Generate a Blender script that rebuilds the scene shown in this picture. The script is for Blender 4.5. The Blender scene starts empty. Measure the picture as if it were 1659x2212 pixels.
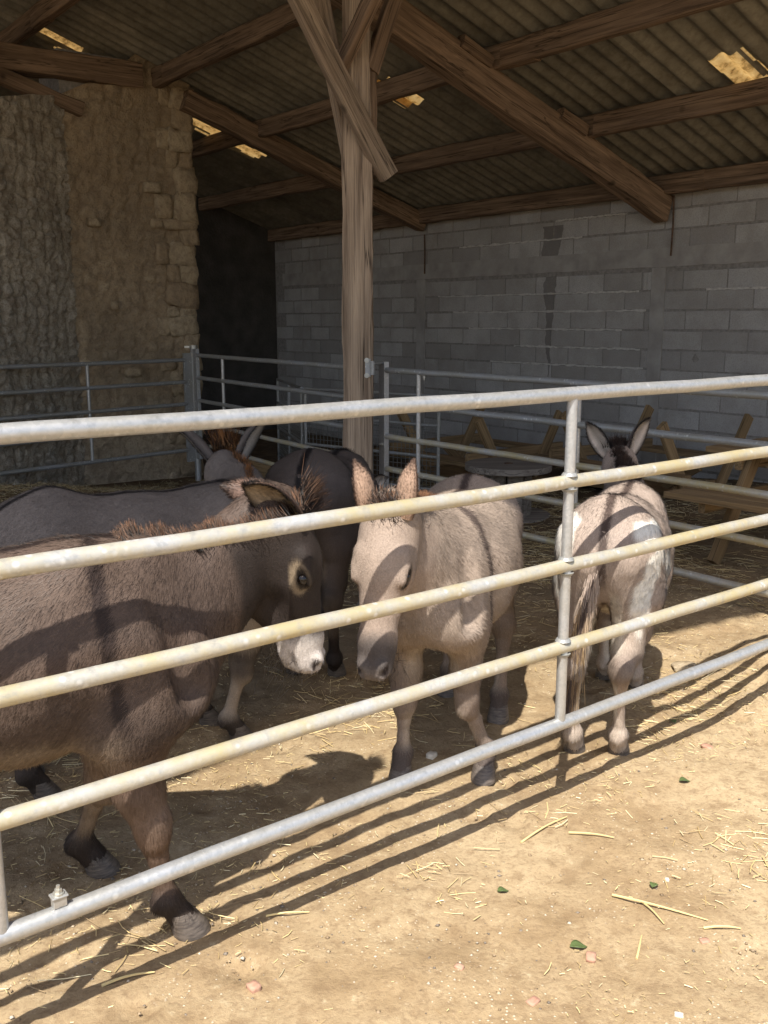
import bpy, bmesh, math, random
import numpy as np
from mathutils import Vector, Matrix
import openvdb
random.seed(7); RNG = np.random.default_rng(11)
SC = bpy.context.scene
COL = SC.collection
R = math.radians
# ------------------------------------------------------------------ camera
PITCH = 11.471; CAMH = 1.51; FPX = 2050.0; IW, IH = 1659.0, 2212.0
cam = bpy.data.cameras.new('camera'); camo = bpy.data.objects.new('camera', cam); COL.objects.link(camo)
cam.sensor_fit = 'VERTICAL'; cam.sensor_height = 36.0; cam.lens = 36.0 * FPX / IH
cam.clip_start = 0.05; cam.clip_end = 400
camo.location = (0, 0, CAMH); camo.rotation_euler = (R(90 - PITCH), 0, 0)
SC.camera = camo
# ------------------------------------------------------------------ sky and sun
SUNV = Vector((-0.144, -0.595, 1.0)).normalized()       # towards the sun
el = math.asin(SUNV.z); az = math.atan2(SUNV.x, SUNV.y)
w = bpy.data.worlds.new('World'); SC.world = w; w.use_nodes = True
wn = w.node_tree
sky = wn.nodes.new('ShaderNodeTexSky'); sky.sky_type = 'NISHITA'; sky.sun_disc = False
sky.sun_elevation = el; sky.sun_rotation = az; sky.altitude = 100; sky.dust_density = 2.5; sky.air_density = .9; sky.ozone_density = .5
bg = wn.nodes['Background']; bg.inputs['Strength'].default_value = 0.13
wn.links.new(sky.outputs[0], bg.inputs[0])
sl = bpy.data.lights.new('sun', 'SUN'); sl.energy = 4.4; sl.angle = R(0.53); sl.color = (1, 0.95, 0.87)
so = bpy.data.objects.new('sun', sl); COL.objects.link(so)
so.rotation_euler = SUNV.to_track_quat('Z', 'Y').to_euler(); so.location = (-3, -10, 18)
vs = SC.view_settings; vs.view_transform = 'Standard'; vs.look = 'None'; vs.exposure = 0.8; vs.gamma = 1
vs.use_curve_mapping = False
SC.cycles.max_bounces = 8; SC.cycles.diffuse_bounces = 5; SC.cycles.use_denoising = True
# ------------------------------------------------------------------ barn axes
PSI = R(38)
A = np.array([math.cos(PSI), math.sin(PSI), 0]); B = np.array([-math.sin(PSI), math.cos(PSI), 0])
UP = np.array([0, 0, 1.0])
def W(a, b, z=0.0): return A * a + B * b + UP * z
def zroof(a): return 2.87 + 0.335 * (8.4 - a)           # underside of the sheets
GATE_B = 1.8; POST_A, POST_B = 4.27, 5.78
# ------------------------------------------------------------------ noise helpers
def vnoise(p, seed=0):
    p = np.asarray(p, float); i = np.floor(p).astype(np.int64); f = p - i; f = f * f * (3 - 2 * f)
    def h(ix, iy, iz):
        n = (ix * 374761393 + iy * 668265263 + iz * 2147483647 + seed * 1274126177) & 0xffffffff
        n = ((n ^ (n >> 13)) * 1274126177) & 0xffffffff
        return ((n ^ (n >> 16)) & 0xffff) / 65535.0
    r = 0
    for dx in (0, 1):
        for dy in (0, 1):
            for dz in (0, 1):
                wgt = (f[..., 0] if dx else 1 - f[..., 0]) * (f[..., 1] if dy else 1 - f[..., 1]) * (f[..., 2] if dz else 1 - f[..., 2])
                r = r + wgt * h(i[..., 0] + dx, i[..., 1] + dy, i[..., 2] + dz)
    return r
def fbm(p, seed=0, o=4):
    p = np.asarray(p, float); r = 0; a = 0.5
    for k in range(o): r = r + a * (vnoise(p, seed + k) - 0.5); p = p * 2.03; a *= 0.5
    return r
def sstep(a, b, x):
    t = np.clip((x - a) / (b - a), 0, 1); return t * t * (3 - 2 * t)
def P3(*c): return np.stack(np.broadcast_arrays(*[np.asarray(v, float) for v in c]), -1)
def gz(x, y):
    """height of the ground"""
    x = np.asarray(x, float); y = np.asarray(y, float)
    b = -x * math.sin(PSI) + y * math.cos(PSI); a = x * math.cos(PSI) + y * math.sin(PSI)
    z = -0.12 * sstep(4.2, 6.5, b) - 0.16 * sstep(6.5, 9.5, b)
    z = z + 0.05 * fbm(P3(x * .8, y * .8, 0), 3) * sstep(0, 3, np.abs(y)) + 0.03 * fbm(P3(x * 4, y * 4, 0), 5) + 0.022 * fbm(P3(x * 10, y * 10, 0), 6, 2) * sstep(1.6, 2.2, b)
    z = z + 0.32 * np.exp(-(((a - 2.3) / 1.5) ** 2 + ((b - 8.3) / 1.2) ** 2))        # bedding heap against the stone wall
    for (cx, cy, r, h) in ((1.62, 3.72, .20, .10), (1.9, 3.95, .3, .10), (1.42, 3.5, .10, .03), (1.25, 4.15, .12, .035), (1.75, 3.5, .14, .06)):
        d2 = ((x - cx) ** 2 + (y - cy) ** 2) / r ** 2
        z = z + h * np.exp(-d2) * (1 + 1.2 * fbm(P3(x * 9, y * 9, 2), 9))
    return z
def gzf(x, y): return float(gz(np.array([x]), np.array([y]))[0])
# ------------------------------------------------------------------ object helpers
def set_tags(o, label=None, cat=None, group=None, kind=None):
    if label: o['label'] = label
    if cat: o['category'] = cat
    if group: o['group'] = group
    if kind: o['kind'] = kind
    return o
def empty(name, loc, label, cat, group=None):
    o = bpy.data.objects.new(name, None); COL.objects.link(o); o.location = loc; o.empty_display_size = .1
    return set_tags(o, label, cat, group)
def mesh_np(name, V, F, smooth=False):
    V = np.asarray(V, np.float32); me = bpy.data.meshes.new(name)
    me.vertices.add(len(V)); me.vertices.foreach_set('co', V.ravel())
    if isinstance(F, np.ndarray):
        n, k = F.shape; li = F.astype(np.int32).ravel(); st = np.arange(n, dtype=np.int32) * k
    else:
        li = np.array([i for f in F for i in f], np.int32); ln = [len(f) for f in F]; n = len(F)
        st = np.concatenate([[0], np.cumsum(ln)[:-1]]).astype(np.int32)
    me.loops.add(len(li)); me.loops.foreach_set('vertex_index', li)
    me.polygons.add(n); me.polygons.foreach_set('loop_start', st)
    me.update(calc_edges=True); me.validate()
    me.polygons.foreach_set('use_smooth', np.full(len(me.polygons), smooth)); me.update()
    return me
def add_obj(name, me, m, parent=None, loc=None):
    o = bpy.data.objects.new(name, me); COL.objects.link(o)
    if m is not None and len(me.materials) == 0: me.materials.append(m)
    if parent is not None: o.parent = parent
    if loc is not None: o.location = loc
    return o
class MB:
    """collects shapes in world axes"""
    def __init__(s): s.V = []; s.F = []; s.n = 0
    def add(s, V, F):
        V = np.asarray(V, float); s.V.append(V); s.F += [tuple(int(i) + s.n for i in f) for f in F]; s.n += len(V); return s
    def tube(s, pts, r, n=12, cap=True):
        pts = [np.asarray(p, float) for p in pts]; rr = r if hasattr(r, '__len__') else [r] * len(pts)
        V = []; ref = None
        for i, p in enumerate(pts):
            t = pts[min(i + 1, len(pts) - 1)] - pts[max(i - 1, 0)]; t = t / np.linalg.norm(t)
            if ref is None: ref = np.array([0, 0, 1.0]) if abs(t[2]) < .9 else np.array([1.0, 0, 0])
            u = ref - t * (ref @ t); u /= np.linalg.norm(u); v = np.cross(t, u); ref = u
            for k in range(n):
                an = 2 * math.pi * k / n; V.append(p + rr[i] * (u * math.cos(an) + v * math.sin(an)))
        F = []
        for i in range(len(pts) - 1):
            for k in range(n):
                k2 = (k + 1) % n; F.append((i * n + k, i * n + k2, (i + 1) * n + k2, (i + 1) * n + k))
        if cap: F.append(tuple(range(n))[::-1]); F.append(tuple((len(pts) - 1) * n + k for k in range(n)))
        return s.add(V, F)
    def box(s, c, ax, h):
        """centre, three axes, three half sizes"""
        c = np.asarray(c, float); ax = [np.asarray(v, float) for v in ax]
        V = [c + ax[0] * h[0] * i + ax[1] * h[1] * j + ax[2] * h[2] * k for i in (-1, 1) for j in (-1, 1) for k in (-1, 1)]
        F = [(0, 1, 3, 2), (4, 6, 7, 5), (0, 4, 5, 1), (2, 3, 7, 6), (0, 2, 6, 4), (1, 5, 7, 3)]
        if np.dot(np.cross(ax[0], ax[1]), ax[2]) < 0: F = [f[::-1] for f in F]
        return s.add(V, F)
    def build(s, name, m, parent=None, smooth=False, bevel=0):
        base = np.array(parent.location) if parent is not None else np.zeros(3)
        if parent is not None and parent.parent is not None: base = base + np.array(parent.parent.location)
        me = mesh_np(name, np.concatenate(s.V) - base, s.F, smooth)
        o = add_obj(name, me, m, parent)
        if bevel:
            b = o.modifiers.new('bevel', 'BEVEL'); b.width = bevel; b.segments = 2; b.limit_method = 'ANGLE'; b.angle_limit = R(40)
        if smooth: me.set_sharp_from_angle(angle=R(40))
        return o
# ------------------------------------------------------------------ materials
class NT:
    def __init__(s, name):
        s.m = bpy.data.materials.new(name); s.m.use_nodes = True; s.t = s.m.node_tree; s.p = s.t.nodes['Principled BSDF']
        s.p.inputs['Roughness'].default_value = .85
    def n(s, typ, **k):
        x = s.t.nodes.new('ShaderNode' + typ)
        for a, v in k.items(): setattr(x, a, v)
        return x
    def l(s, a, b): s.t.links.new(a, b)
    def pos(s): return s.n('NewGeometry').outputs['Position']
    def objc(s): return s.n('TexCoord').outputs['Object']
    def noise(s, vec, scale, detail=4, rough=.55, stretch=None, out='Fac'):
        if stretch is not None:
            mp = s.n('Mapping'); mp.inputs['Scale'].default_value = stretch; s.l(vec, mp.inputs[0]); vec = mp.outputs[0]
        t = s.n('TexNoise'); t.inputs['Scale'].default_value = scale; t.inputs['Detail'].default_value = detail
        t.inputs['Roughness'].default_value = rough; s.l(vec, t.inputs['Vector']); return t.outputs[out]
    def ramp(s, fac, stops):
        r = s.n('ValToRGB'); e = r.color_ramp.elements
        while len(e) < len(stops): e.new(0.5)
        for el_, (p, c) in zip(e, stops):
            el_.position = p; el_.color = (c, c, c, 1) if not hasattr(c, '__len__') else (*c, 1)
        s.l(fac, r.inputs[0]); return r.outputs[0]
    def mix(s, fac, a, b, blend='MIX'):
        x = s.n('Mix', data_type='RGBA', blend_type=blend)
        for v, k in ((fac, 0), (a, 6), (b, 7)):
            if hasattr(v, 'is_linked') or hasattr(v, 'links'): s.l(v, x.inputs[k])
            elif k == 0: x.inputs[0].default_value = v
            else: x.inputs[k].default_value = (*v, 1) if len(v) == 3 else v
        return x.outputs[2]
    def math(s, op, a, b=None):
        x = s.n('Math', operation=op)
        for i, v in enumerate((a, b)):
            if v is None: continue
            if hasattr(v, 'links'): s.l(v, x.inputs[i])
            else: x.inputs[i].default_value = v
        return x.outputs[0]
    def bump(s, h, strength=.3, dist=.01):
        b = s.n('Bump'); b.inputs['Strength'].default_value = strength; b.inputs['Distance'].default_value = dist
        s.l(h, b.inputs['Height']); s.l(b.outputs[0], s.p.inputs['Normal'])
    def col(s, c): s.l(c, s.p.inputs['Base Color'])
    def rough(s, v):
        if hasattr(v, 'links'): s.l(v, s.p.inputs['Roughness'])
        else: s.p.inputs['Roughness'].default_value = v
    def spec(s, v): s.p.inputs['Specular IOR Level'].default_value = v
def mat_steel(name, grime, lichen, k=1.0, metal=.6):
    t = NT(name); p = t.pos()
    sp = t.n('TexVoronoi'); sp.inputs['Scale'].default_value = 130; t.l(p, sp.inputs['Vector'])
    spangle = t.ramp(sp.outputs['Color'], [(.1, (.50 * k, .52 * k, .54 * k)), (.9, (.62 * k, .63 * k, .645 * k))])
    big = t.noise(p, 4.5, 4, .55); fine = t.noise(p, 34, 5, .65)
    g = t.ramp(t.math('ADD', t.math('MULTIPLY', big, .75), t.math('MULTIPLY', fine, .25)), [(.36, .15), (.60, 1.0)])
    c = t.mix(t.math('MULTIPLY', g, grime), spangle, lichen)
    c = t.mix(t.ramp(fine, [(.30, .35), (.45, 0.0)]), c, (.26, .25, .21))
    blot = t.n('TexVoronoi'); blot.inputs['Scale'].default_value = 34; t.l(p, blot.inputs['Vector'])
    wsp = t.ramp(blot.outputs['Distance'], [(.14, 1.0), (.30, 0.0)])
    wm = t.ramp(t.noise(p, 7, 2), [(.48, 0.0), (.58, 1.0)])
    c = t.mix(t.math('MULTIPLY', t.math('MULTIPLY', wsp, wm), .6), c, (.72, .72, .69))
    t.col(c); t.p.inputs['Metallic'].default_value = metal
    t.rough(t.ramp(fine, [(.3, .34), (.7, .52)])); t.bump(t.noise(p, 120, 4), .10, .003)
    return t.m
STEEL = mat_steel('galvanised_steel', .3, (.44, .40, .28), .86)
STEEL_Y = mat_steel('galvanised_steel_stained', .95, (.49, .415, .23), .85, .3)
STEEL_D = mat_steel('galvanised_steel_dull', .6, (.29, .28, .22), .62, .3)
def mat_wood(name, dark, light, bumps=.5):
    t = NT(name); o = t.objc(); rnd = t.n('ObjectInfo').outputs['Random']
    add = t.n('VectorMath', operation='ADD'); t.l(o, add.inputs[0]); t.l(t.n('ObjectInfo').outputs['Location'], add.inputs[1]); v = add.outputs[0]
    g = t.noise(v, 9, 6, .62, (.12, 2.2, 2.2)); g2 = t.noise(v, 30, 4, .6, (.05, 2.5, 2.5)); bl = t.noise(v, 2.2, 3)
    c = t.ramp(g, [(.32, dark), (.68, light)])
    c = t.mix(t.ramp(g2, [(.35, .55), (.5, 0.0)]), c, tuple(x * .4 for x in dark))
    c = t.mix(t.ramp(bl, [(.4, 0.0), (.75, .45)]), c, tuple(x * .55 for x in light))
    ck = t.noise(v, 5, 3, .5, (.06, 3.0, 3.0)); c = t.mix(t.ramp(ck, [(.485, 0.0), (.5, .85), (.515, 0.0)]), c, tuple(x * .25 for x in dark))
    kn = t.n('TexVoronoi'); kn.inputs['Scale'].default_value = 2.3; t.l(v, kn.inputs['Vector']); c = t.mix(t.ramp(kn.outputs['Distance'], [(.05, .8), (.11, 0.0)]), c, tuple(x * .5 for x in dark))
    c = t.mix(.16, c, rnd, 'OVERLAY')
    t.col(c); t.rough(.88); t.spec(.2); t.bump(g2, bumps, .012); return t.m
TIMBER = mat_wood('old_timber', (.10, .065, .042), (.31, .21, .135))
POSTWOOD = mat_wood('weathered_post_timber', (.15, .105, .072), (.48, .365, .255), .8)
PINE = mat_wood('new_pine', (.22, .145, .072), (.36, .245, .125), .15)
REELWOOD = mat_wood('grey_reel_wood', (.15, .125, .10), (.28, .25, .21), .3)
def mat_hair(name, rough=.7, spec=.25):
    t = NT(name); at = t.n('Attribute', attribute_name='Col'); an = t.n('Attribute', attribute_name='fn')
    t.col(at.outputs['Color']); t.rough(rough); t.spec(spec); t.l(an.outputs['Vector'], t.p.inputs['Normal']); return t.m
COAT = mat_hair('coat_hair', .55, .3); STRAWM = None
def mat_skin(name):
    t = NT(name); at = t.n('Attribute', attribute_name='Col'); p = t.pos()
    n = t.noise(p, 220, 3, .6); c = t.mix(.35, at.outputs['Color'], t.ramp(n, [(.3, .25), (.7, .75)]), 'OVERLAY')
    t.col(c); t.rough(.7); t.spec(.25); t.bump(n, .4, .004); return t.m
SKIN = mat_skin('animal_skin')
t = NT('straw'); at = t.n('Attribute', attribute_name='Col'); t.col(at.outputs['Color']); t.rough(.55); t.spec(.35); STRAWM = t.m
t = NT('eye_dark'); t.p.inputs['Base Color'].default_value = (.012, .008, .006, 1); t.rough(.08); EYEM = t.m
t = NT('hoof_horn'); p = t.pos(); c = t.ramp(t.noise(p, 30, 4, .6, (1, 1, 6)), [(.3, (.05, .04, .035)), (.7, (.17, .14, .115))]); t.col(c); t.rough(.5); t.bump(t.noise(p, 60, 3, .5, (.5, .5, 5)), .3, .004); HOOFM = t.m
t = NT('bolt_zinc'); t.p.inputs['Base Color'].default_value = (.5, .49, .44, 1); t.p.inputs['Metallic'].default_value = .7; t.rough(.45); BOLTM = t.m
t = NT('rusty_iron'); p = t.pos(); t.col(t.ramp(t.noise(p, 30, 4), [(.3, (.05, .03, .02)), (.7, (.16, .09, .05))])); RUST = t.m
# ------------------------------------------------------------------ ground
def ground_material():
    t = NT('dry_earth'); p = t.pos()
    n1 = t.noise(p, 1.1, 5, .6); n2 = t.noise(p, 6, 7, .68); n3 = t.noise(p, 75, 5, .7); n4 = t.noise(p, 20, 5, .65)
    c = t.ramp(n2, [(.30, (.240, .167, .091)), (.50, (.320, .231, .131)), (.70, (.395, .298, .178))])
    c = t.mix(t.ramp(n1, [(.44, 0.0), (.60, .8)]), c, (.432, .335, .205))
    c = t.mix(t.ramp(n4, [(.34, .65), (.50, 0.0)]), c, (.215, .145, .08))
    c = t.mix(t.ramp(n4, [(.60, 0.0), (.74, .7)]), c, (.53, .432, .28))
    c = t.mix(t.ramp(n3, [(.36, .55), (.50, 0.0)]), c, (.21, .145, .085))
    v = t.n('TexVoronoi'); v.inputs['Scale'].default_value = 60; t.l(p, v.inputs['Vector'])
    sp = t.math('MULTIPLY', t.ramp(v.outputs['Distance'], [(.10, 1.0), (.20, 0.0)]), t.ramp(t.noise(p, 3, 3), [(.5, 0.0), (.6, .9)]))
    c = t.mix(sp, c, (.66, .57, .43))
    d = t.n('VectorMath', operation='DOT_PRODUCT'); d.inputs[1].default_value = tuple(B); t.l(p, d.inputs[0])
    f = t.math('ADD', d.outputs['Value'], t.math('MULTIPLY', t.math('SUBTRACT', n1, .5), 2.2))
    bed = t.ramp(n2, [(.3, (.065, .046, .028)), (.7, (.19, .13, .075))])
    fac = t.n('MapRange'); fac.inputs['From Min'].default_value = 2.4; fac.inputs['From Max'].default_value = 4.6; t.l(f, fac.inputs[0])
    c = t.mix(fac.outputs[0], c, bed)
    t.col(c); t.rough(.95); t.spec(.15)
    h = t.math('ADD', t.math('MULTIPLY', n4, .35), t.math('ADD', t.math('MULTIPLY', n3, .55), t.math('MULTIPLY', sp, .3)))
    t.bump(h, .55, .018); return t.m
def axis_coords(lo, hi, step, far):
    c = list(np.arange(lo, hi + 1e-6, step)); s = step
    while c[-1] < far: s *= 1.25; c.append(c[-1] + s)
    s = step
    while c[0] > -far: s *= 1.25; c.insert(0, c[0] - s)
    return np.array(c)
gx = axis_coords(-2.3, 3.2, .022, 90); gy = axis_coords(1.2, 6.0, .022, 90)
X, Y = np.meshgrid(gx, gy, indexing='ij'); Z = gz(X, Y)
fine = sstep(9, 4, np.hypot(X, Y - 3))
Z = Z + fine * (0.013 * fbm(P3(X * 16, Y * 16, 0), 21, 3) + 0.006 * fbm(P3(X * 45, Y * 45, 0), 22, 2))
for _ in range(170):                                    # hoof prints
    a_, b_ = RNG.uniform(.3, 4.6), RNG.uniform(1.75, 4.2); c0 = W(a_, b_); an = RNG.uniform(0, 6.28); m_ = (np.abs(X - c0[0]) < .11) & (np.abs(Y - c0[1]) < .11)
    dx, dy = X[m_] - c0[0], Y[m_] - c0[1]; r_ = np.hypot((dx * math.cos(an) + dy * math.sin(an)) / .052, (-dx * math.sin(an) + dy * math.cos(an)) / .042)
    Z[m_] += RNG.uniform(.5, 1.1) * (-.011 * sstep(1.1, .75, r_) + .005 * np.exp(-((r_ - 1.25) / .2) ** 2))
nx, ny = len(gx), len(gy); I = np.arange(nx * ny).reshape(nx, ny)
F = np.stack([I[:-1, :-1], I[1:, :-1], I[1:, 1:], I[:-1, 1:]], -1).reshape(-1, 4)
go = add_obj('ground', mesh_np('ground', np.stack([X, Y, Z], -1).reshape(-1, 3), F, True), ground_material())
set_tags(go, 'dry tan earth yard with trodden bedding under the barn', None, None, 'structure')
# ------------------------------------------------------------------ beams
def beam(name, p0, p1, width, depth, m, parent, side=None, rough=.008, seed=0, segs=None, taper=1.0, chamfer=.012):
    """squared timber from p0 to p1 (centre line): width along side, depth across; uneven hewn faces"""
    p0 = np.asarray(p0, float); p1 = np.asarray(p1, float); L = np.linalg.norm(p1 - p0); x = (p1 - p0) / L
    s = B if side is None else np.asarray(side, float)
    y = s - x * (s @ x); y /= np.linalg.norm(y); z = np.cross(x, y)
    n = segs or max(3, int(L / .22)); hw, hd = width / 2, depth / 2; c = chamfer
    prof = [(-hw + c, -hd), (0, -hd), (hw - c, -hd), (hw, -hd + c), (hw, 0), (hw, hd - c), (hw - c, hd), (0, hd), (-hw + c, hd), (-hw, hd - c), (-hw, 0), (-hw, -hd + c)]
    V = []
    for i in range(n + 1):
        u = i / n; k = 1 + (taper - 1) * u
        V += [(L * u, a_ * k, b_ * k) for a_, b_ in prof]
    V = np.array(V); m_ = len(prof)
    off = P3(fbm(V * 5 + seed * 7.7, 31), fbm(V * 5 + seed * 7.7 + 50, 32), fbm(V * 5 + seed * 7.7 + 90, 33)) * rough * 4
    off[:, 0] *= .3; V = V + off
    V[:, 2] += .25 * rough * 8 * (vnoise(P3(V[:, 0] * .9, seed * 3.1, 0), 41) - .5); V[:, 1] += .25 * rough * 6 * (vnoise(P3(V[:, 0] * .8, seed * 5.1, 7), 43) - .5)
    F = []
    for i in range(n):
        for k in range(m_): k2 = (k + 1) % m_; F.append((i * m_ + k, i * m_ + k2, (i + 1) * m_ + k2, (i + 1) * m_ + k))
    F.append(tuple(range(m_))[::-1]); F.append(tuple(n * m_ + k for k in range(m_)))
    me = mesh_np(name, V, F, True); me.set_sharp_from_angle(angle=R(30))
    o = add_obj(name, me, m, parent)
    M = Matrix((x, y, z)).transposed().to_4x4(); base = Vector((0, 0, 0))
    q = parent
    while q is not None: base += q.location; q = q.parent
    o.location = Vector(p0) - base; o.rotation_euler = M.to_euler(); return o
# ------------------------------------------------------------------ block wall
def block_material():
    t = NT('concrete_block'); p = t.pos(); rnd = t.n('ObjectInfo').outputs['Random']
    n = t.noise(p, 90, 4, .7); n2 = t.noise(p, 3.5, 4, .6)
    c = t.ramp(rnd, [(0, (.34, .32, .295)), (.5, (.42, .40, .37)), (1, (.50, .48, .45))])
    c = t.mix(t.ramp(n2, [(.35, .45), (.6, 0.0)]), c, (.27, .245, .215))
    c = t.mix(t.ramp(n, [(.35, .5), (.55, 0.0)]), c, (.25, .23, .21))
    # a long damp run below the ring beam
    d = t.n('VectorMath', operation='DOT_PRODUCT'); d.inputs[1].default_value = tuple(B); t.l(p, d.inputs[0])
    sx = t.n('SeparateXYZ'); t.l(p, sx.inputs[0])
    wob = t.math('ADD', d.outputs['Value'], t.math('MULTIPLY', t.noise(p, 3, 3), .25))
    st = t.math('LESS_THAN', t.math('ABSOLUTE', t.math('SUBTRACT', wob, 7.78)), t.math('MULTIPLY', t.math('SUBTRACT', sx.outputs['Z'], .75), .075))
    st = t.math('MULTIPLY', st, t.math('LESS_THAN', sx.outputs['Z'], 2.55))
    c = t.mix(t.math('MULTIPLY', st, .62), c, (.11, .095, .085))
    t.col(c); t.rough(.95); t.spec(.15); t.bump(n, .6, .006); return t.m
BLOCKM = block_material()
t = NT('wall_mortar'); p = t.pos(); t.col(t.ramp(t.noise(p, 25, 4), [(.3, (.20, .185, .165)), (.7, (.33, .305, .275))])); t.bump(t.noise(p, 70, 3), .5, .008); MORTAR = t.m
WA = 8.4
bw = empty('block_wall', W(WA, 8, -.3), 'grey concrete block wall along the right side of the barn', 'wall')
MB().box(W(WA + .107, 6.7, 1.2), (A, B, UP), (.10, 7.3, 1.67)).build('mortar_bed', MORTAR, bw)
def block_mesh(L, seed, hole=None):
    bm = bmesh.new(); r = random.Random(seed); h = .188; d = .03
    if hole is None:
        nxs = 6; V = []
        for i in range(nxs + 1):
            y = -L / 2 + L * i / nxs; e = .006 if i in (0, nxs) else 0
            V += [(d, y, -h / 2), (0 + e * .5 + r.uniform(-.001, .0015), y, -h / 2 + .004 + r.uniform(0, .004)), (0 + e * .5 + r.uniform(-.001, .0015), y, h / 2 - .004 - r.uniform(0, .004)), (d, y, h / 2)]
        F = []
        for i in range(nxs):
            for k in range(3): a_ = i * 4 + k; F.append((a_, a_ + 1, a_ + 5, a_ + 4))
        F += [(0, 3, 2, 1), (nxs * 4, nxs * 4 + 1, nxs * 4 + 2, nxs * 4 + 3)]
        return mesh_np('block', V, [f[::-1] for f in F])
    hy, hz, hr = hole
    o = [(-L / 2, -h / 2), (hy, -h / 2), (L / 2, -h / 2), (L / 2, hz), (L / 2, h / 2), (hy, h / 2), (-L / 2, h / 2), (-L / 2, hz)]
    inn = []
    for k in range(8):
        an = math.atan2(o[k][1] - hz, o[k][0] - hy); q = hr * r.uniform(.6, 1.2); inn.append((hy + q * math.cos(an) * .75, hz + q * math.sin(an)))
    V = [(0, *p_) for p_ in o] + [(0, *p_) for p_ in inn] + [(.17, *p_) for p_ in inn] + [(d, *p_) for p_ in o]
    F = []
    for k in range(8):
        j = (k + 1) % 8; F += [(k, k + 8, j + 8, j), (k + 8, k + 16, j + 16, j + 8), (k, j, j + 24, k + 24)]
    F.append(tuple(range(16, 24))[::-1])
    return mesh_np('block', V, F)
BL = [block_mesh(.486, s) for s in range(5)]; BH = block_mesh(.24, 9)
RZ = PSI
holes = {}
bl_n = 0
PIL = [(6.17, .17), (9.95, .17)]
for row in range(15):
    z = -.10 + row * .2
    if z > 2.75: continue
    if 2.05 < z < 2.20: continue                        # ring beam course
    off = .25 if row % 2 else 0
    b = 3.6 + off + random.uniform(-.03, .03)
    while b < 13.4:
        skip = any(abs(b - pb) < .25 + pw / 2 for pb, pw in PIL) and z < 2.1
        if skip:
            for pb, pw in PIL:
                if abs(b - pb) < .25 + pw / 2:
                    lo, hi = b - .245, b + .245
                    for (q0, q1) in ((lo, min(hi, pb - pw / 2 - .005)), (max(lo, pb + pw / 2 + .005), hi)):
                        if q1 - q0 > .06:
                            me = BL[bl_n % 5] if False else block_mesh(q1 - q0, bl_n)
                            o = add_obj('block', me, BLOCKM, bw); o.location = Vector(W(WA, (q0 + q1) / 2, z)) - bw.location; o.rotation_euler.z = RZ
        else:
            o = add_obj('block', BL[bl_n % 5], BLOCKM, bw); o.location = Vector(W(WA - random.uniform(-.002, .003), b, z + random.uniform(-.003, .003))) - bw.location
            o.rotation_euler.z = RZ + random.uniform(-.002, .002)
            if (row == 6 and 5.2 < b < 5.9) or (row == 11 and abs(b - 7.0) < .25):
                o.data = block_mesh(.49, 70 + bl_n, (random.uniform(-.1, .1), random.uniform(-.02, .03), .05 if row == 6 else .03)); o.data.materials.append(BLOCKM)
        b += .5; bl_n += 1
t = NT('cast_concrete'); p = t.pos(); c = t.ramp(t.noise(p, 5, 5), [(.3, (.28, .26, .235)), (.7, (.41, .385, .35))]); t.col(c); t.bump(t.noise(p, 60, 4), .5, .006); CAST = t.m
def rough_slab(name, c, hb, hz, m, parent, proud=.004, n=14):
    V = []; F = []
    for i in range(n + 1):
        for j in (0, 1):
            b_ = c[1] - hb + 2 * hb * i / n if hb > hz else c[1] - hb + 2 * hb * j
            z_ = c[2] - hz + 2 * hz * j if hb > hz else c[2] - hz + 2 * hz * i / n
            jit = .012 * (random.random() - .5)
            if hb > hz: z_ += jit
            else: b_ += jit
            V += [W(c[0] - proud, b_, z_), W(c[0] + .05, b_, z_)]
    for i in range(n):
        a_ = i * 4; F += [(a_, a_ + 4, a_ + 6, a_ + 2), (a_, a_ + 1, a_ + 5, a_ + 4), (a_ + 2, a_ + 6, a_ + 7, a_ + 3)]
    mb = MB(); mb.add(V, F); return mb.build(name, m, parent)
rough_slab('ring_beam', (WA, 8.4, 2.13), 5.0, .095, CAST, bw, n=40)
for pb, pw in PIL: rough_slab('pillar', (WA, pb, .93), pw / 2, 1.10, CAST, bw, .005)
t = NT('mortar_smear'); p = t.pos(); t.col(t.ramp(t.noise(p, 30, 4), [(.3, (.42, .40, .36)), (.7, (.60, .57, .52))])); SMEAR = t.m
for zz, b0, b1 in ((1.80, 6.4, 9.6), (1.60, 6.3, 9.3), (1.40, 6.6, 9.0), (1.20, 6.35, 8.2), (1.00, 6.3, 8.6), (.80, 6.4, 9.2), (1.80, 4.2, 5.6), (2.40, 7.2, 9.2), (2.60, 6.6, 7.6)):
    sm = rough_slab('mortar_smear', (WA, (b0 + b1) / 2, zz), (b1 - b0) / 2, .009, SMEAR, bw, .005, 44)
# rods hanging from the rafter ends
for pb, z0, z1 in ((6.02, 2.72, 2.14), (9.85, 2.6, 2.10)):
    r_ = MB().tube([W(WA - .03, pb, z0), W(WA - .03, pb - .01, (z0 + z1) / 2), W(WA - .025, pb, z1)], .009, 6).build('iron_rod', RUST, bw, True)
# ------------------------------------------------------------------ back wall and far side
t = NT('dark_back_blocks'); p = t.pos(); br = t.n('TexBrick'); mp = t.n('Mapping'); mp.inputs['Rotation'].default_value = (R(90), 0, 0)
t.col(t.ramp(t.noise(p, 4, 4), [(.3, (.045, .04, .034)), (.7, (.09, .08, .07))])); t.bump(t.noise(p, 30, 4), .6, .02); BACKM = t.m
bk = MB().box(W(1.0, 13.75, 2.4), (A, B, UP), (7.5, .12, 2.9)); bko = bk.build('back_wall', BACKM); set_tags(bko, 'dark far end wall of the barn behind the gates', 'wall')
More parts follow.
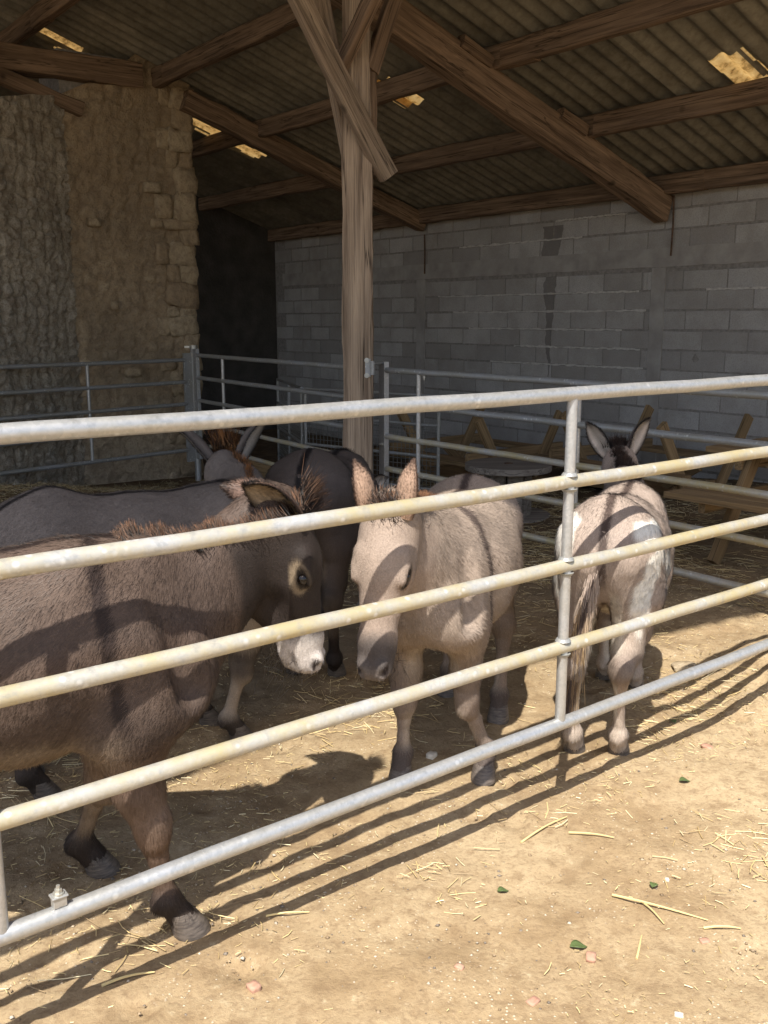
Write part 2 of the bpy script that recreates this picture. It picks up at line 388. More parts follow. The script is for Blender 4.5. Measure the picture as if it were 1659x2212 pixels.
# ------------------------------------------------------------------ rubble stone wall
def stone_relief(U, Vv, seed, cell=.16):
    gu, gv = U / cell, Vv / (cell * .62); iu, iv = np.floor(gu).astype(int), np.floor(gv).astype(int)
    d1 = np.full(U.shape, 9.); d2 = np.full(U.shape, 9.); idh = np.zeros(U.shape)
    for du in (-1, 0, 1):
        for dv in (-1, 0, 1):
            cu, cv = iu + du, iv + dv
            r1 = vnoise(P3(cu + .5, cv + .5, 1.5) * 7.31, seed); r2 = vnoise(P3(cu + .5, cv + .5, 9.5) * 5.77, seed + 1); r3 = vnoise(P3(cu + .5, cv + .5, 3.5) * 6.1, seed + 2)
            d = np.hypot(gu - cu - .15 - .7 * r1, gv - cv - .15 - .7 * r2)
            new = d < d1; d2 = np.where(new, d1, np.minimum(d2, d)); idh = np.where(new, r3, idh); d1 = np.where(new, d, d1)
    return sstep(.02, .30, d2 - d1), idh
def rubble_material():
    t = NT('rubble_stone'); p = t.pos(); at = t.n('Attribute', attribute_name='Col').outputs['Color']
    n = t.noise(p, 9, 6, .7); n2 = t.noise(p, 45, 5, .7)
    c = t.mix(t.ramp(n, [(.38, .6), (.55, 0.0)]), at, (.22, .165, .11)); c = t.mix(t.ramp(n2, [(.36, .5), (.5, 0.0)]), c, (.2, .155, .11))
    t.col(c); t.rough(.95); t.spec(.1); t.bump(t.math('ADD', n, n2), .9, .02); return t.m
RUBBLE = rubble_material()
def set_col(me, C, name='Col'):
    at = me.attributes.new(name, 'FLOAT_COLOR', 'POINT'); C4 = np.ones((len(C), 4), np.float32); C4[:, :3] = C; at.data.foreach_set('color', C4.ravel())
def stone_face(name, p0, p1, z0, ztop, parent, seed, tone, step=.022, amp=.020):
    p0 = np.asarray(p0, float); p1 = np.asarray(p1, float); L = np.linalg.norm(p1 - p0); x = (p1 - p0) / L; nrm = np.array([x[1], -x[0], 0])
    nu = int(L / step); nv = int((max(ztop) - z0) / step)
    u = np.linspace(0, L, nu + 1); tt = np.linspace(0, 1, nv + 1); U, T = np.meshgrid(u, tt, indexing='ij')
    top = np.interp(U, np.linspace(0, L, len(ztop)), ztop) + .05 * fbm(P3(U * 4, 0, seed), 3); Vv = z0 + (top - z0) * T
    wob = .16 * fbm(P3(U * 3.2, Vv * 3.2, 0), seed + 7); wob2 = .22 * fbm(P3(U * 3.2, Vv * 3.2, 5), seed + 17)
    rel, idh = stone_relief(U + wob, Vv + wob2, seed)
    D = amp * (rel * (.4 + .8 * idh)) + .07 * fbm(P3(U * 1.2, Vv * 1.2, 0), seed + 4) + .055 * fbm(P3(U * 7, Vv * 7, 0), seed + 5) + .022 * fbm(P3(U * 30, Vv * 30, 0), seed + 6)
    Pn = p0[None, None] + x * U[..., None] + UP * Vv[..., None] + nrm * D[..., None]
    Ix = np.arange((nu + 1) * (nv + 1)).reshape(nu + 1, nv + 1)
    F = np.stack([Ix[:-1, :-1], Ix[1:, :-1], Ix[1:, 1:], Ix[:-1, 1:]], -1).reshape(-1, 4)
    me = mesh_np(name, Pn.reshape(-1, 3) - np.array(parent.location), F, True)
    base = np.array(tone[0]); st = np.array(tone[1]); low = sstep(1.0, .2, Vv)[..., None] * np.array(tone[2]) if len(tone) > 2 else 0
    C = base * (.75 + .5 * fbm(P3(U * 2, Vv * 2, 0), seed + 9))[..., None] * (1 - rel[..., None] * .0) + (st - base) * (rel * idh)[..., None] + low * .6
    set_col(me, np.clip(C, .02, 1).reshape(-1, 3)); return add_obj(name, me, RUBBLE, parent)
sw = empty('stone_wall', W(4, 10.2, -.3), 'tan rubble stone wall with ragged end pier behind the left gates', 'wall')
stone_face('rubble_face', W(3.68, 10.0, 0), W(5.1, 10.0, 0), -.5, [3.72, 3.95, 4.33, 4.36], sw, 3, ((.50, .375, .235), (.60, .47, .31), (.10, .10, .09)))
stone_face('lit_left_face', W(1.2, 8.3, 0), W(3.70, 9.99, 0), -.5, [3.4, 3.45, 3.5, 3.7], sw, 8, ((.62, .54, .41), (.72, .65, .53)), amp=.032)  # paler tone: the stronger light on this face is put into its colour
MB().box(W(4.40, 10.34, 1.75), (A, B, UP), (.69, .28, 2.42)).build('wall_core', MORTAR, sw)
MB().box(W(2.3, 10.36, 1.45), (A, B, UP), (1.5, .30, 1.95)).build('wall_core', MORTAR, sw)
# dressed quoin stones up the free end
t = NT('quoin_stone'); p = t.pos(); rnd = t.n('ObjectInfo').outputs['Random']
c = t.ramp(rnd, [(0, (.40, .30, .19)), (1, (.52, .42, .28))]); c = t.mix(t.ramp(t.noise(p, 14, 6, .7), [(.36, .6), (.55, 0.0)]), c, (.2, .15, .10)); t.col(c); t.bump(t.noise(p, 28, 5, .7), .9, .03); t.spec(.1); QUOIN = t.m
def rock_mesh(name, h, seed, amp=.12, sub=2):
    bm = bmesh.new(); bmesh.ops.create_cube(bm, size=2); bmesh.ops.subdivide_edges(bm, edges=bm.edges[:], cuts=sub, use_grid_fill=True)
    V = np.array([v.co for v in bm.verts]); nn = V / np.linalg.norm(V, axis=1)[:, None]
    V2 = V * .82 + nn * .26; V2 = V2 * (1 + amp * 2 * fbm(V * 1.3 + seed * 3.7, 13)[:, None]) * np.array(h)
    for v, c_ in zip(bm.verts, V2): v.co = c_
    me = bpy.data.meshes.new(name); bm.to_mesh(me); bm.free(); me.polygons.foreach_set('use_smooth', np.full(len(me.polygons), True)); return me
z = -.25; k = 0
while z < 4.24:
    hh = random.uniform(.08, .26); ww = random.uniform(.12, .22) if k % 2 else random.uniform(.2, .36)
    me = rock_mesh('stone', (ww / 2 + .02, .10, hh / 2 + .012), k, .35, 3); me.materials.append(QUOIN)
    o = add_obj('stone', me, None, sw, Vector(W(5.10 - ww / 2 + random.uniform(-.015, .02), 10.055 + random.uniform(-.03, .02), z + hh / 2)) - sw.location); o.rotation_euler = (random.uniform(-.06, .06), random.uniform(-.14, .14), PSI + random.uniform(-.1, .1))
    if k % 3 != 1:
        w2 = random.uniform(.12, .22); me = rock_mesh('stone', (w2 / 2, .09, hh / 2), k + 100, .35, 3); me.materials.append(QUOIN)
        o = add_obj('stone', me, None, sw, Vector(W(5.08 - ww - w2 / 2, 10.06, z + hh / 2)) - sw.location); o.rotation_euler = (0, random.uniform(-.06, .06), PSI)
    z += hh + .012; k += 1
for (a_, z_, w_, h_) in ((4.12, 1.66, .035, .045), (3.95, 2.5, .06, .04), (4.3, .95, .09, .05), (4.62, 2.9, .09, .05)):
    me = rock_mesh('stone', (w_, .05, h_), int(a_ * 50)); me.materials.append(QUOIN); o = add_obj('stone', me, None, sw, Vector(W(a_, 9.975, z_)) - sw.location); o.rotation_euler.z = PSI
# ------------------------------------------------------------------ roof
t = NT('fibre_cement'); p = t.pos(); rnd = t.n('ObjectInfo').outputs['Random']
c = t.ramp(t.noise(p, 3, 5, .65), [(.3, (.155, .142, .115)), (.7, (.28, .26, .21))]); c = t.mix(t.ramp(t.noise(p, 16, 5, .7), [(.45, 0.0), (.75, .7)]), c, (.12, .10, .07)); c = t.mix(.2, c, rnd, 'OVERLAY')
t.col(c); t.rough(.95); t.spec(.1); t.bump(t.noise(p, 40, 4), .5, .006); FIBRE = t.m
t = NT('translucent_patch'); p = t.pos(); tr = t.n('BsdfTranslucent'); c = t.ramp(t.noise(p, 14, 5, .7), [(.30, (.22, .14, .06)), (.48, (.74, .58, .33)), (.75, (.88, .76, .52))]); t.l(c, tr.inputs['Color'])  # translucent patches stand in for sunlit gaps between broken sheets
ms = t.n('MixShader'); ms.inputs[0].default_value = .65; t.col(c); t.l(t.p.outputs[0], ms.inputs[1]); t.l(tr.outputs[0], ms.inputs[2]); t.l(ms.outputs[0], t.t.nodes['Material Output'].inputs[0]); PATCHSHEET = t.m
PITCHW = .177; SLOPE = math.atan(.335); rf = empty('barn_roof', W(4, 6, 4), 'corrugated fibre cement roof on old timber purlins and rafters', 'roof')
SHEET_L = 1.255 + .14
def sheet_mesh(Ls=SHEET_L, Wn=5, marks=()):
    n = Wn * 8 + 4; rows = 7; V = []; th = .007
    for r_ in range(rows + 1):
        for i in range(n + 1):
            y = -Wn * PITCHW / 2 + i * PITCHW / 8; zz = .024 * math.cos(2 * math.pi * y / PITCHW)
            V.append((Ls * r_ / rows, y, zz))
    m0 = len(V); V += [(x, y, zz + th) for x, y, zz in V]
    F = []; mi = []
    for r_ in range(rows):
        for i in range(n):
            a_ = r_ * (n + 1) + i; q = (a_, a_ + 1, a_ + n + 2, a_ + n + 1)
            F.append(q); F.append(tuple(v + m0 for v in q[::-1]))
            mk = 1 if any(abs(r_ + .5 - mr) < mh and abs(i - mc) < mw + 1.5 * math.sin(i * 2.1 + r_ * 1.7) for mr, mc, mh, mw in marks) else 0
            mi += [mk, mk]
    for r_ in (0, rows):
        for i in range(n):
            a_ = r_ * (n + 1) + i; q = (a_, a_ + m0, a_ + m0 + 1, a_ + 1); F.append(q if r_ == 0 else q[::-1]); mi.append(0)
    me = mesh_np('sheet', V, F, True); me.set_sharp_from_angle(angle=R(50)); me.materials.append(FIBRE); me.materials.append(PATCHSHEET)
    if any(mi): me.polygons.foreach_set('material_index', np.array(mi, np.int32))
    return me
SH = sheet_mesh()
PUR = [8.28 - 1.19 * i for i in range(8)]
GAP_PATCHES = [(7.05, 4.53, 1.2, 6), (6.09, 7.70, 1.0, 6), (6.05, 10.96, 2.6, 8), (3.8, 10.62, 1.6, 6), (4.1, 10.9, .8, 3)]
shrow = {}
xdir = -(A * math.cos(SLOPE)) + UP * math.sin(SLOPE)              # up the slope
nrm_ = A * math.sin(SLOPE) + UP * math.cos(SLOPE)
RM = Matrix((xdir, -B, np.cross(xdir, -B))).transposed().to_4x4()
for ri, pa in enumerate(PUR[:-1]):
    a_low = pa + .22
    for ci in range(16):
        b_ = .7 + .44 + ci * .885
        marks = []
        for la, lb, mh, mw in GAP_PATCHES:
            r_f = (a_low - la) / math.cos(SLOPE) / SHEET_L * 7; c_f = (-(lb - b_) / PITCHW * 8) + 22
            if -1.5 < r_f < 8.5 and -4 < c_f < 48: marks.append((r_f, c_f, mh, mw))
        me = sheet_mesh(marks=marks) if marks else SH
        p_ = W(a_low, b_, zroof(a_low) + .03) + nrm_ * (.012 + .004 * (ci % 2) + random.uniform(0, .004))
        o = add_obj('sheet', me, None, rf); o.location = Vector(p_) - rf.location
        tilt = Matrix.Rotation(-.0105 + random.uniform(-.002, .002), 4, 'Y') @ Matrix.Rotation(random.uniform(-.006, .006), 4, 'Z')
        o.rotation_euler = (RM @ Matrix.Rotation(.009, 4, 'Y')).to_euler() if False else (RM @ tilt.inverted()).to_euler()
# one sheet piece slipped over the lower edge, and the unseen slope beyond the ridge, cut short to let light in
rt = zroof(-.1)
V = []; nb = 160
for i in range(nb + 1):
    b_ = .7 + 13.1 * i / nb; q = .024 * math.cos(i * 1.35)
    V += [W(.25, b_, rt + .05 + q), W(-1.9, b_, rt + .05 - 1.8 * .335 + q)]
mb = MB(); mb.add(V, [(2 * i, 2 * i + 1, 2 * i + 3, 2 * i + 2) for i in range(nb)])
far = mb.build('far_slope', FIBRE, rf, True); sd = far.modifiers.new('t', 'SOLIDIFY'); sd.thickness = .02
for i, pa in enumerate(PUR):
    for j, (b0, b1) in enumerate(((.75, 5.95), (5.6, 10.1), (9.75, 13.6))):
        dd = .012 * j
        beam('purlin', W(pa + dd + random.uniform(-.01, .01), b0, zroof(pa) - .085), W(pa + dd + random.uniform(-.02, .02), b1, zroof(pa) - .088), .10, .185, TIMBER, rf, A, .008, i * 3 + j)
for j, tb in enumerate((6.12, 9.9)):
    a1 = 8.36; a0 = -.1 if j == 0 else 5.0
    beam('rafter', W(a0, tb, zroof(a0) - (.185 if j else .335)), W(a1, tb, zroof(a1) - (.15 if j else .285)), .17, .21 if j else .27, TIMBER, rf, B, .012, 60 + j)
    for pa in PUR[1:5]:
        if j == 1 and pa < 5.3: continue
        beam('cleat', W(pa - .40, tb + (.1 if j else -.07), zroof(pa - .40) - .155), W(pa - .065, tb + (.1 if j else -.07), zroof(pa - .065) - .15), .09, .10, TIMBER, rf, B, .006, 70 + int(pa * 3))
beam('tie_beam', W(1.0, 9.95, 3.92), W(4.55, 10.0, 4.0), .2, .24, TIMBER, rf, B, .014, 81)
beam('king_post', W(2.85, 9.7, 3.7), W(2.85, 9.7, 5.0), .17, .17, TIMBER, rf, B, .01, 82)
beam('wall_strut', W(2.5, 9.9, 3.95), W(3.9, 10.0, 3.6), .12, .14, TIMBER, rf, B, .01, 84)
beam('ridge_beam', W(-.1, 1.0, zroof(-.1) - .2), W(-.1, 13.6, zroof(-.1) - .2), .16, .22, TIMBER, rf, A, .01, 83)
# ------------------------------------------------------------------ post with braces
pz = gzf(*W(POST_A, POST_B)[:2])
tp = empty('timber_post', W(POST_A, POST_B, pz), 'weathered squared timber post with diagonal braces in the middle of the barn', 'post')
FC = np.array([0, 1.0, 0]); SD = np.array([1.0, 0, 0])
def post_mesh():
    n = 46; V = []; zt = zroof(POST_A) - .15; hw = .108
    prof = [(-1, -1), (-.45, -1.0), (0, -1.02), (.5, -1.0), (1, -1), (1.0, -.4), (1, .4), (1, 1), (0, 1), (-1, 1), (-1, .4), (-1, -.4)]
    for i in range(n + 1):
        z_ = pz - .05 + (zt - pz + .05) * i / n
        k = hw * (1.0 - .05 * sstep(1.4, 2.6, z_) - .10 * sstep(2.6, 3.6, z_))
        for (x, y) in prof: V.append((x * k, y * k, z_))
    V = np.array(V); m_ = len(prof)
    V[:, 0] += .05 * fbm(P3(V[:, 0] * 6, V[:, 1] * 6, V[:, 2] * 1.4), 55) + .02 * fbm(P3(V[:, 0] * 9, V[:, 1] * 9, V[:, 2] * 7), 56)
    V[:, 1] += .03 * fbm(P3(V[:, 0] * 6, V[:, 1] * 6, V[:, 2] * 1.4), 58)
    notch = (V[:, 2] > 2.28) & (V[:, 2] < 2.34) & (V[:, 0] > .04); V[notch, 0] += .03
    F = [(i * m_ + k, i * m_ + (k + 1) % m_, (i + 1) * m_ + (k + 1) % m_, (i + 1) * m_ + k) for i in range(n) for k in range(m_)]
    F += [tuple(range(m_))[::-1], tuple(n * m_ + k for k in range(m_))]
    # swap so that the grain (local x) runs up the post
    V2 = np.stack([V[:, 2] - pz, V[:, 0], V[:, 1]], -1)
    me = mesh_np('shaft', V2, F, True); me.set_sharp_from_angle(angle=R(35)); return me
sh = add_obj('shaft', post_mesh(), POSTWOOD, tp)
SH_AX = (UP, SD, FC)
sh.rotation_euler = Matrix((UP, SD, FC)).transposed().to_4x4().to_euler()
def at_b(u, v, b):
    th = R(PITCH); x = (u - IW / 2) / FPX; z_ = -(v - IH / 2) / FPX
    r_ = np.array([x, math.cos(th) + z_ * math.sin(th), -math.sin(th) + z_ * math.cos(th)]); o_ = np.array([0, 0, CAMH]); return o_ + r_ * (b - o_ @ B) / (r_ @ B)
beam('brace', W(3.55, 5.66, 3.79), W(4.44, 5.62, 2.52), .08, .15, POSTWOOD, tp, B, .008, 91)
beam('brace', at_b(684, -30, 5.93), at_b(778, 420, 5.93), .08, .14, POSTWOOD, tp, B, .008, 92)
beam('brace', W(4.33, 5.70, 3.22), W(4.62, 5.68, 3.95), .08, .11, TIMBER, tp, B, .006, 93)
beam('brace', W(4.12, 5.8, 3.2), W(4.12, 4.9, 4.05), .08, .12, TIMBER, tp, A, .006, 94)
# post cap plank
beam('bolster', W(4.34, 5.72, 2.75), W(4.34, 5.72, 3.35), .10, .06, TIMBER, tp, SD, .004, 95)
# ------------------------------------------------------------------ gates
def collar(mb, p, ax, r, ln): ax = np.asarray(ax, float); mb.tube([p - ax * ln / 2, p + ax * ln / 2], r, 14)
def bolt(parent, p, ax, r=.011, ln=.02, name='bolt'):
    mb = MB(); ax = np.asarray(ax, float); mb.tube([p, p + ax * .004], r * 1.7, 10); mb.tube([p + ax * .004, p + ax * (.004 + ln * .5)], r * 1.15, 6); mb.tube([p + ax * (.004 + ln * .5), p + ax * (.004 + ln)], r * .6, 8)
    return mb.build(name, BOLTM, parent)
def gate(name, label, p0, p1, zs, rad, ups, mats, upmat, sag=0.0, nseg=24, uprad=None, through=True):
    p0 = np.asarray(p0, float); p1 = np.asarray(p1, float); d = (p1 - p0) / np.linalg.norm(p1 - p0); mid = (p0 + p1) / 2
    g = empty(name, (*p0[:2], gzf(p0[0], p0[1])), label, 'gate', 'tubular steel gates'); L = np.linalg.norm(p1 - p0)
    for i, z in enumerate(zs):
        pts = [p0 + d * L * k / nseg + UP * (z + sag * math.sin(math.pi * k / nseg) + .0015 * math.sin(k * 2.3 + i)) for k in range(nseg + 1)]
        MB().tube(pts, rad, 16).build('rail', mats[i % len(mats)], g, True)
    ur = uprad or rad * .8
    for ua in ups:
        q = p0 + d * ua
        for i in range(len(zs) - 1):
            za, zb = zs[i], zs[i + 1]
            if not through: pass
            MB().tube([q + UP * (za - rad * .6), q + UP * ((za + zb) / 2), q + UP * (zb + rad * .6)], ur, 14).build('upright', upmat, g, True)
    return g
ZS = [1.303, 1.05, .80, .55, .305]
fg = gate('field_gate', 'nearest long galvanised tube gate crossing the foreground, yellow stained middle rails', W(-1.2, GATE_B), W(5.9, GATE_B), ZS, .0200, (1.2 + .437, 1.2 + 2.085, 1.2 + 3.75), [STEEL, STEEL_Y, STEEL_Y, STEEL_Y, STEEL], STEEL)
def welds(parent, a, b, zs, r):
    for z in zs:
        p = W(a, b, z)
        for s_ in (-1, 1): MB().tube([p + UP * s_ * .019, p + UP * s_ * .027], [r * 1.28, r * 1.02], 14).build('weld', STEEL_D, parent, True)
welds(fg, 2.085, GATE_B, ZS[1:4], .019)
# clamp with bolt on the lowest rail, and the one below the top rail at the picture's edge
def clamp(parent, a, b, z, up=1):
    c = W(a, b, z); mb = MB(); mb.box(c + UP * up * .030, (A, B, UP), (.014, .010, .012)); mb.box(c + UP * up * .042, (A, B, UP), (.017, .013, .0025)); mb.build('clamp', STEEL, parent, bevel=.002)
    bolt(parent, c + UP * up * .0445, UP * up, .007, .016)
clamp(fg, .555, GATE_B, ZS[4]); clamp(fg, .455, GATE_B, ZS[0], -1)
# end post that carries the right-hand corner, out of the picture
mp_ = MB().tube([W(5.98, GATE_B, -.1), W(5.98, GATE_B, 1.45)], .05, 16); mpo = mp_.build('gate_post', STEEL, None, True); set_tags(mpo, 'round steel post carrying the far right end of the nearest gate', 'post')
ZM = [1.135, .885, .635, .385, .125]
MA = 4.46
mg = gate('pen_gate', 'galvanised gate between timber post and picnic tables, right of the post', W(MA, 5.70), W(MA, 1.98), ZM, .0215, (.40, 1.90), [STEEL_D, STEEL_D, STEEL_Y, STEEL_Y, STEEL_Y], STEEL, nseg=14)
MB().box(W(MA, 5.71, .62), (A, B, UP), (.022, .035, .58)).build('stile', STEEL, mg, bevel=.003)
MB().box(W(MA, 1.95, .62), (A, B, UP), (.022, .035, .58)).build('stile', STEEL, mg, bevel=.003)
for z in ZM[1:4]: bolt(mg, W(MA - .02, 5.70, z - .06), -A, .010, .03)
for z in ZM: bolt(mg, W(MA, 5.24, z - .02), -UP if z > 1 else UP, .008, .03)
# hinges on the post
for z in (1.16, .27):
    hg = MB(); c = W(POST_A, POST_B, z) + np.array([.075, -.118, 0])
    hg.box(c, (SD, FC, UP), (.02, .005, .065)); hg.tube([c + [.035, -.02, -.05], c + [.035, -.02, .05]], .016, 10); hg.tube([c + [.035, -.02, .03], W(MA, 5.72, z + .03)], .010, 8)
    h_ = hg.build('hinge', STEEL_D, mg)
    for dz in (-.055, .055): bolt(mg, c + UP * dz + np.array([-.008, -.006, 0]), -FC, .011, .02)
ZL = [1.131, .89, .645, .40, .165]
lg = gate('pen_gate', 'galvanised gate between stone wall and timber post, before the dark interior', W(4.80, 9.42), W(4.52, 6.0), ZL, .021, (.66,), [STEEL_D, STEEL_D, STEEL_D, STEEL_Y, STEEL_Y], STEEL, nseg=12)
MB().box(W(4.80, 9.45, .60), (A, B, UP), (.02, .04, .60)).build('stile', STEEL_D, lg, bevel=.003)
MB().box(W(4.52, 6.0, .60), (A, B, UP), (.02, .03, .60)).build('stile', STEEL_D, lg, bevel=.003)
ZX = [1.075, .835, .595, .355, .085]
xg = gate('pen_gate', 'galvanised gate in front of the stone wall at the left', W(4.76, 9.62), W(1.6, 9.0), ZX, .021, (1.22, 2.6), [STEEL_D], STEEL, nseg=12)
MB().box(W(4.78, 9.625, .55), (A, B, UP), (.045, .02, .60)).build('stile', STEEL_D, xg, bevel=.003)
pp = W(4.86, 9.62)
pz0 = gzf(pp[0], pp[1])
sp_ = empty('steel_post', (pp[0], pp[1], pz0), 'round galvanised hinge post with clamps at the stone wall corner', 'post')
MB().tube([pp + UP * (pz0 - .02), pp + UP * .5, pp + UP * 1.20], .036, 16).build('tube', STEEL, sp_, True)
for z in (1.215, 1.13, .30, .22):
    mb = MB(); mb.tube([pp + UP * (z - .018), pp + UP * (z + .018)], .045, 16); mb.box(pp + UP * z + np.array([-.06, -.01, 0]), (SD, FC, UP), (.035, .012, .010)); mb.build('clamp', BOLTM, sp_, True)
# second fence of hurdles with wire mesh, back in the dark
t = NT('mesh_wire'); t.p.inputs['Base Color'].default_value = (.22, .22, .2, 1); t.p.inputs['Metallic'].default_value = .4; t.rough(.5); WIRE = t.m
def hurdle(label, q0, q1, ztop, zs, mesh_top):
    q0 = np.asarray(q0); q1 = np.asarray(q1); d = (q1 - q0) / np.linalg.norm(q1 - q0); L = np.linalg.norm(q1 - q0); zb = gzf(q0[0], q0[1])
    h = empty('mesh_hurdle', (q0[0], q0[1], zb), label, 'hurdle', 'wire mesh hurdles in the dark pen')
    for z in zs: MB().tube([q0 + UP * z, q1 + UP * z], .016, 8).build('rail', STEEL_D, h, True)
    for u in (0, L / 2, L): MB().tube([q0 + d * u + UP * (zb + .02), q0 + d * u + UP * ztop], .017, 8).build('upright', STEEL_D, h, True)
    mb = MB(); z0 = zb + .08
    for u in np.arange(.05, L, .05): mb.tube([q0 + d * u + UP * z0, q0 + d * u + UP * mesh_top], .0028, 4, False)
    for z in np.arange(z0, mesh_top, .05): mb.tube([q0 + UP * z, q1 + UP * z], .0028, 4, False)
    mb.build('wire_mesh', WIRE, h); return h
hurdle('wire mesh hurdle behind the gate left of the timber post', W(6.1, 9.9), W(5.5, 8.45), .80, (.80, .52, .22, -.10), .50)
hurdle('wire mesh hurdle seen right of the timber post, ending at the picnic tables', W(5.5, 8.38), W(5.93, 6.75), .80, (.80, .52, .22, -.10), .50)
kb = beam('kick_board', W(5.25, 9.3, -.12), W(5.1, 7.0, -.05), .04, .22, PINE, None, A, .004, 120); set_tags(kb, 'rough plank on edge along the bedding behind the far gate', 'plank')
# ------------------------------------------------------------------ picnic tables
def picnic(name, label, c, rz, flip, tilt=0.0, seed=0):
    """A-frame table: L along local x"""
    zb = gzf(c[0], c[1]); t_ = empty(name, (c[0], c[1], zb), label, 'picnic table', 'unpainted picnic tables stored by the block wall')
    ca, sa = math.cos(rz), math.sin(rz); X_ = np.array([ca, sa, 0]); Y_ = np.array([-sa, ca, 0]); H = .70
    def P_(x, y, z):
        if flip: z = H + .02 - z; y = -y
        return np.array([c[0], c[1], zb]) + X_ * x + Y_ * y + UP * (z + x * tilt)
    L = 1.65; k = seed * 20
    for i in range(5): k += 1; y = -.30 + .15 * i; beam('top_plank', P_(-L / 2 + random.uniform(-.01, .01), y, H - .02), P_(L / 2, y, H - .02), .138, .038, PINE, t_, Y_, .0012, k, 3, 1, .004)
    for s_ in (-1, 1):
        for j in (0, 1): k += 1; beam('seat_plank', P_(-L / 2, s_ * (.60 + .14 * j), .43), P_(L / 2, s_ * (.60 + .14 * j), .43), .13, .038, PINE, t_, Y_, .0012, k, 3, 1, .004)
    for e in (-.56, .56):
        for s_ in (-1, 1): k += 1; beam('leg', P_(e, s_ * .62, .01), P_(e, s_ * .22, H - .045), .045, .10, PINE, t_, X_, .0012, k, 3, 1, .004)
        k += 1; beam('seat_support', P_(e + .046, -.72, .385), P_(e + .046, .72, .385), .045, .10, PINE, t_, X_, .0012, k, 3, 1, .004)
        k += 1; beam('top_support', P_(e + .046, -.34, H - .09), P_(e + .046, .34, H - .09), .045, .09, PINE, t_, X_, .0012, k, 3, 1, .004)
        k += 1; beam('diagonal_brace', P_(e * .90, 0, .42), P_(e * .25, 0, H - .05), .045, .09, PINE, t_, Y_, .0012, k, 3, 1, .004)
    return t_
rzB = math.atan2(B[1], B[0])
picnic('picnic_table', 'upside-down pine picnic table farthest back, beyond the cable reel', W(6.95, 7.25), rzB + .05, True, 0, 1)
picnic('picnic_table', 'upside-down pine picnic table against the block wall, behind the spotted donkey', W(7.35, 5.35), rzB - .04, True, 0, 2)
picnic('picnic_table', 'upright pine picnic table at the right edge, nearest the gate', W(5.80, 2.72), rzB + .02, False, 0, 3)
# ------------------------------------------------------------------ cable reel
rc = W(5.4, 5.3); rzb = gzf(rc[0], rc[1])
re = empty('cable_reel', (rc[0], rc[1], rzb), 'old grey wooden cable reel standing like a table behind the gate', 'reel')
for z0, z1 in ((.40, .45), (.0, .045)):
    mb = MB(); n = 40; rr = .345
    mb.tube([rc + UP * (rzb + z0), rc + UP * (rzb + z1)], rr, n); o = mb.build('disc', REELWOOD, re, bevel=.004)
for k in range(8):
    an = k * math.pi / 4 + .2; c = rc + np.array([math.cos(an), math.sin(an), 0]) * .17
    MB().box(c + UP * (rzb + .2225), (np.array([math.cos(an), math.sin(an), 0]), np.array([-math.sin(an), math.cos(an), 0]), UP), (.012, .06, .1775)).build('stave', REELWOOD, re)
mb = MB(); mb.tube([rc + UP * (rzb + .451), rc + UP * (rzb + .456)], .035, 14); mb.build('hub_ring', RUST, re)
# ------------------------------------------------------------------ donkeys
VOX = .009
def unit(v): v = np.asarray(v, float); return v / np.linalg.norm(v)
class Field:
    def __init__(s, lo, hi, vox):
        s.lo = np.asarray(lo, float); s.vox = vox; s.n = np.ceil((np.asarray(hi) - s.lo) / vox).astype(int) + 1
        s.D = np.full(s.n, .3, np.float32)
    def _box(s, lo, hi):
        i0 = np.clip(np.floor((lo - s.lo) / s.vox).astype(int), 0, s.n); i1 = np.clip(np.ceil((hi - s.lo) / s.vox).astype(int) + 1, 0, s.n)
        g = [(np.arange(i0[k], i1[k]) * s.vox + s.lo[k]).astype(np.float32) for k in range(3)]
        return tuple(slice(i0[k], i1[k]) for k in range(3)), g
    def cone(s, a, b, ra, rb, k=.03, side=None, f=1.0, sub=False):
        a = np.asarray(a, float); b = np.asarray(b, float); rm = max(ra, rb) * max(1, f) + k + .02
        sl, g = s._box(np.minimum(a, b) - rm, np.maximum(a, b) + rm)
        if min(len(q) for q in g) == 0: return s
        X, Y, Z = np.meshgrid(*g, indexing='ij', sparse=True); X = X - a[0]; Y = Y - a[1]; Z = Z - a[2]
        ba = b - a; L2 = float(ba @ ba)
        if side is not None:
            q = (X * side[0] + Y * side[1] + Z * side[2]) * (1 / f - 1); X = X + side[0] * q; Y = Y + side[1] * q; Z = Z + side[2] * q
            sb = float(ba @ side) * (1 / f - 1); ba = ba + side * sb; L2 = float(ba @ ba)
        if L2 < 1e-10: d = np.sqrt(X * X + Y * Y + Z * Z) - ra
        else:
            t_ = np.clip((X * ba[0] + Y * ba[1] + Z * ba[2]) / L2, 0, 1)
            d = np.sqrt((X - t_ * ba[0]) ** 2 + (Y - t_ * ba[1]) ** 2 + (Z - t_ * ba[2]) ** 2) - (ra + (rb - ra) * t_)
        d = d * min(f, 1.0) if side is not None else d
        c = s.D[sl]
        if sub:
            d = -d; h = np.clip(.5 - .5 * (d - c) / k, 0, 1); s.D[sl] = d * (1 - h) + c * h + k * h * (1 - h)
        else:
            h = np.clip(.5 + .5 * (d - c) / k, 0, 1); s.D[sl] = d * (1 - h) + c * h - k * h * (1 - h)
        return s
    def mesh(s):
        gr = openvdb.FloatGrid(.3); gr.copyFromArray(np.ascontiguousarray(s.D)); pts, q = gr.convertToQuads(0.0)
        V = np.asarray(pts, float) * s.vox + s.lo; q = np.asarray(q, np.int64)
        a, b, c = V[q[:, 0]], V[q[:, 1]], V[q[:, 2]]
        if np.einsum('ij,ij->i', a, np.cross(b, c)).sum() < 0: q = q[:, ::-1]
        # keep the largest island only is not needed: every primitive overlaps its neighbour
        return V, q
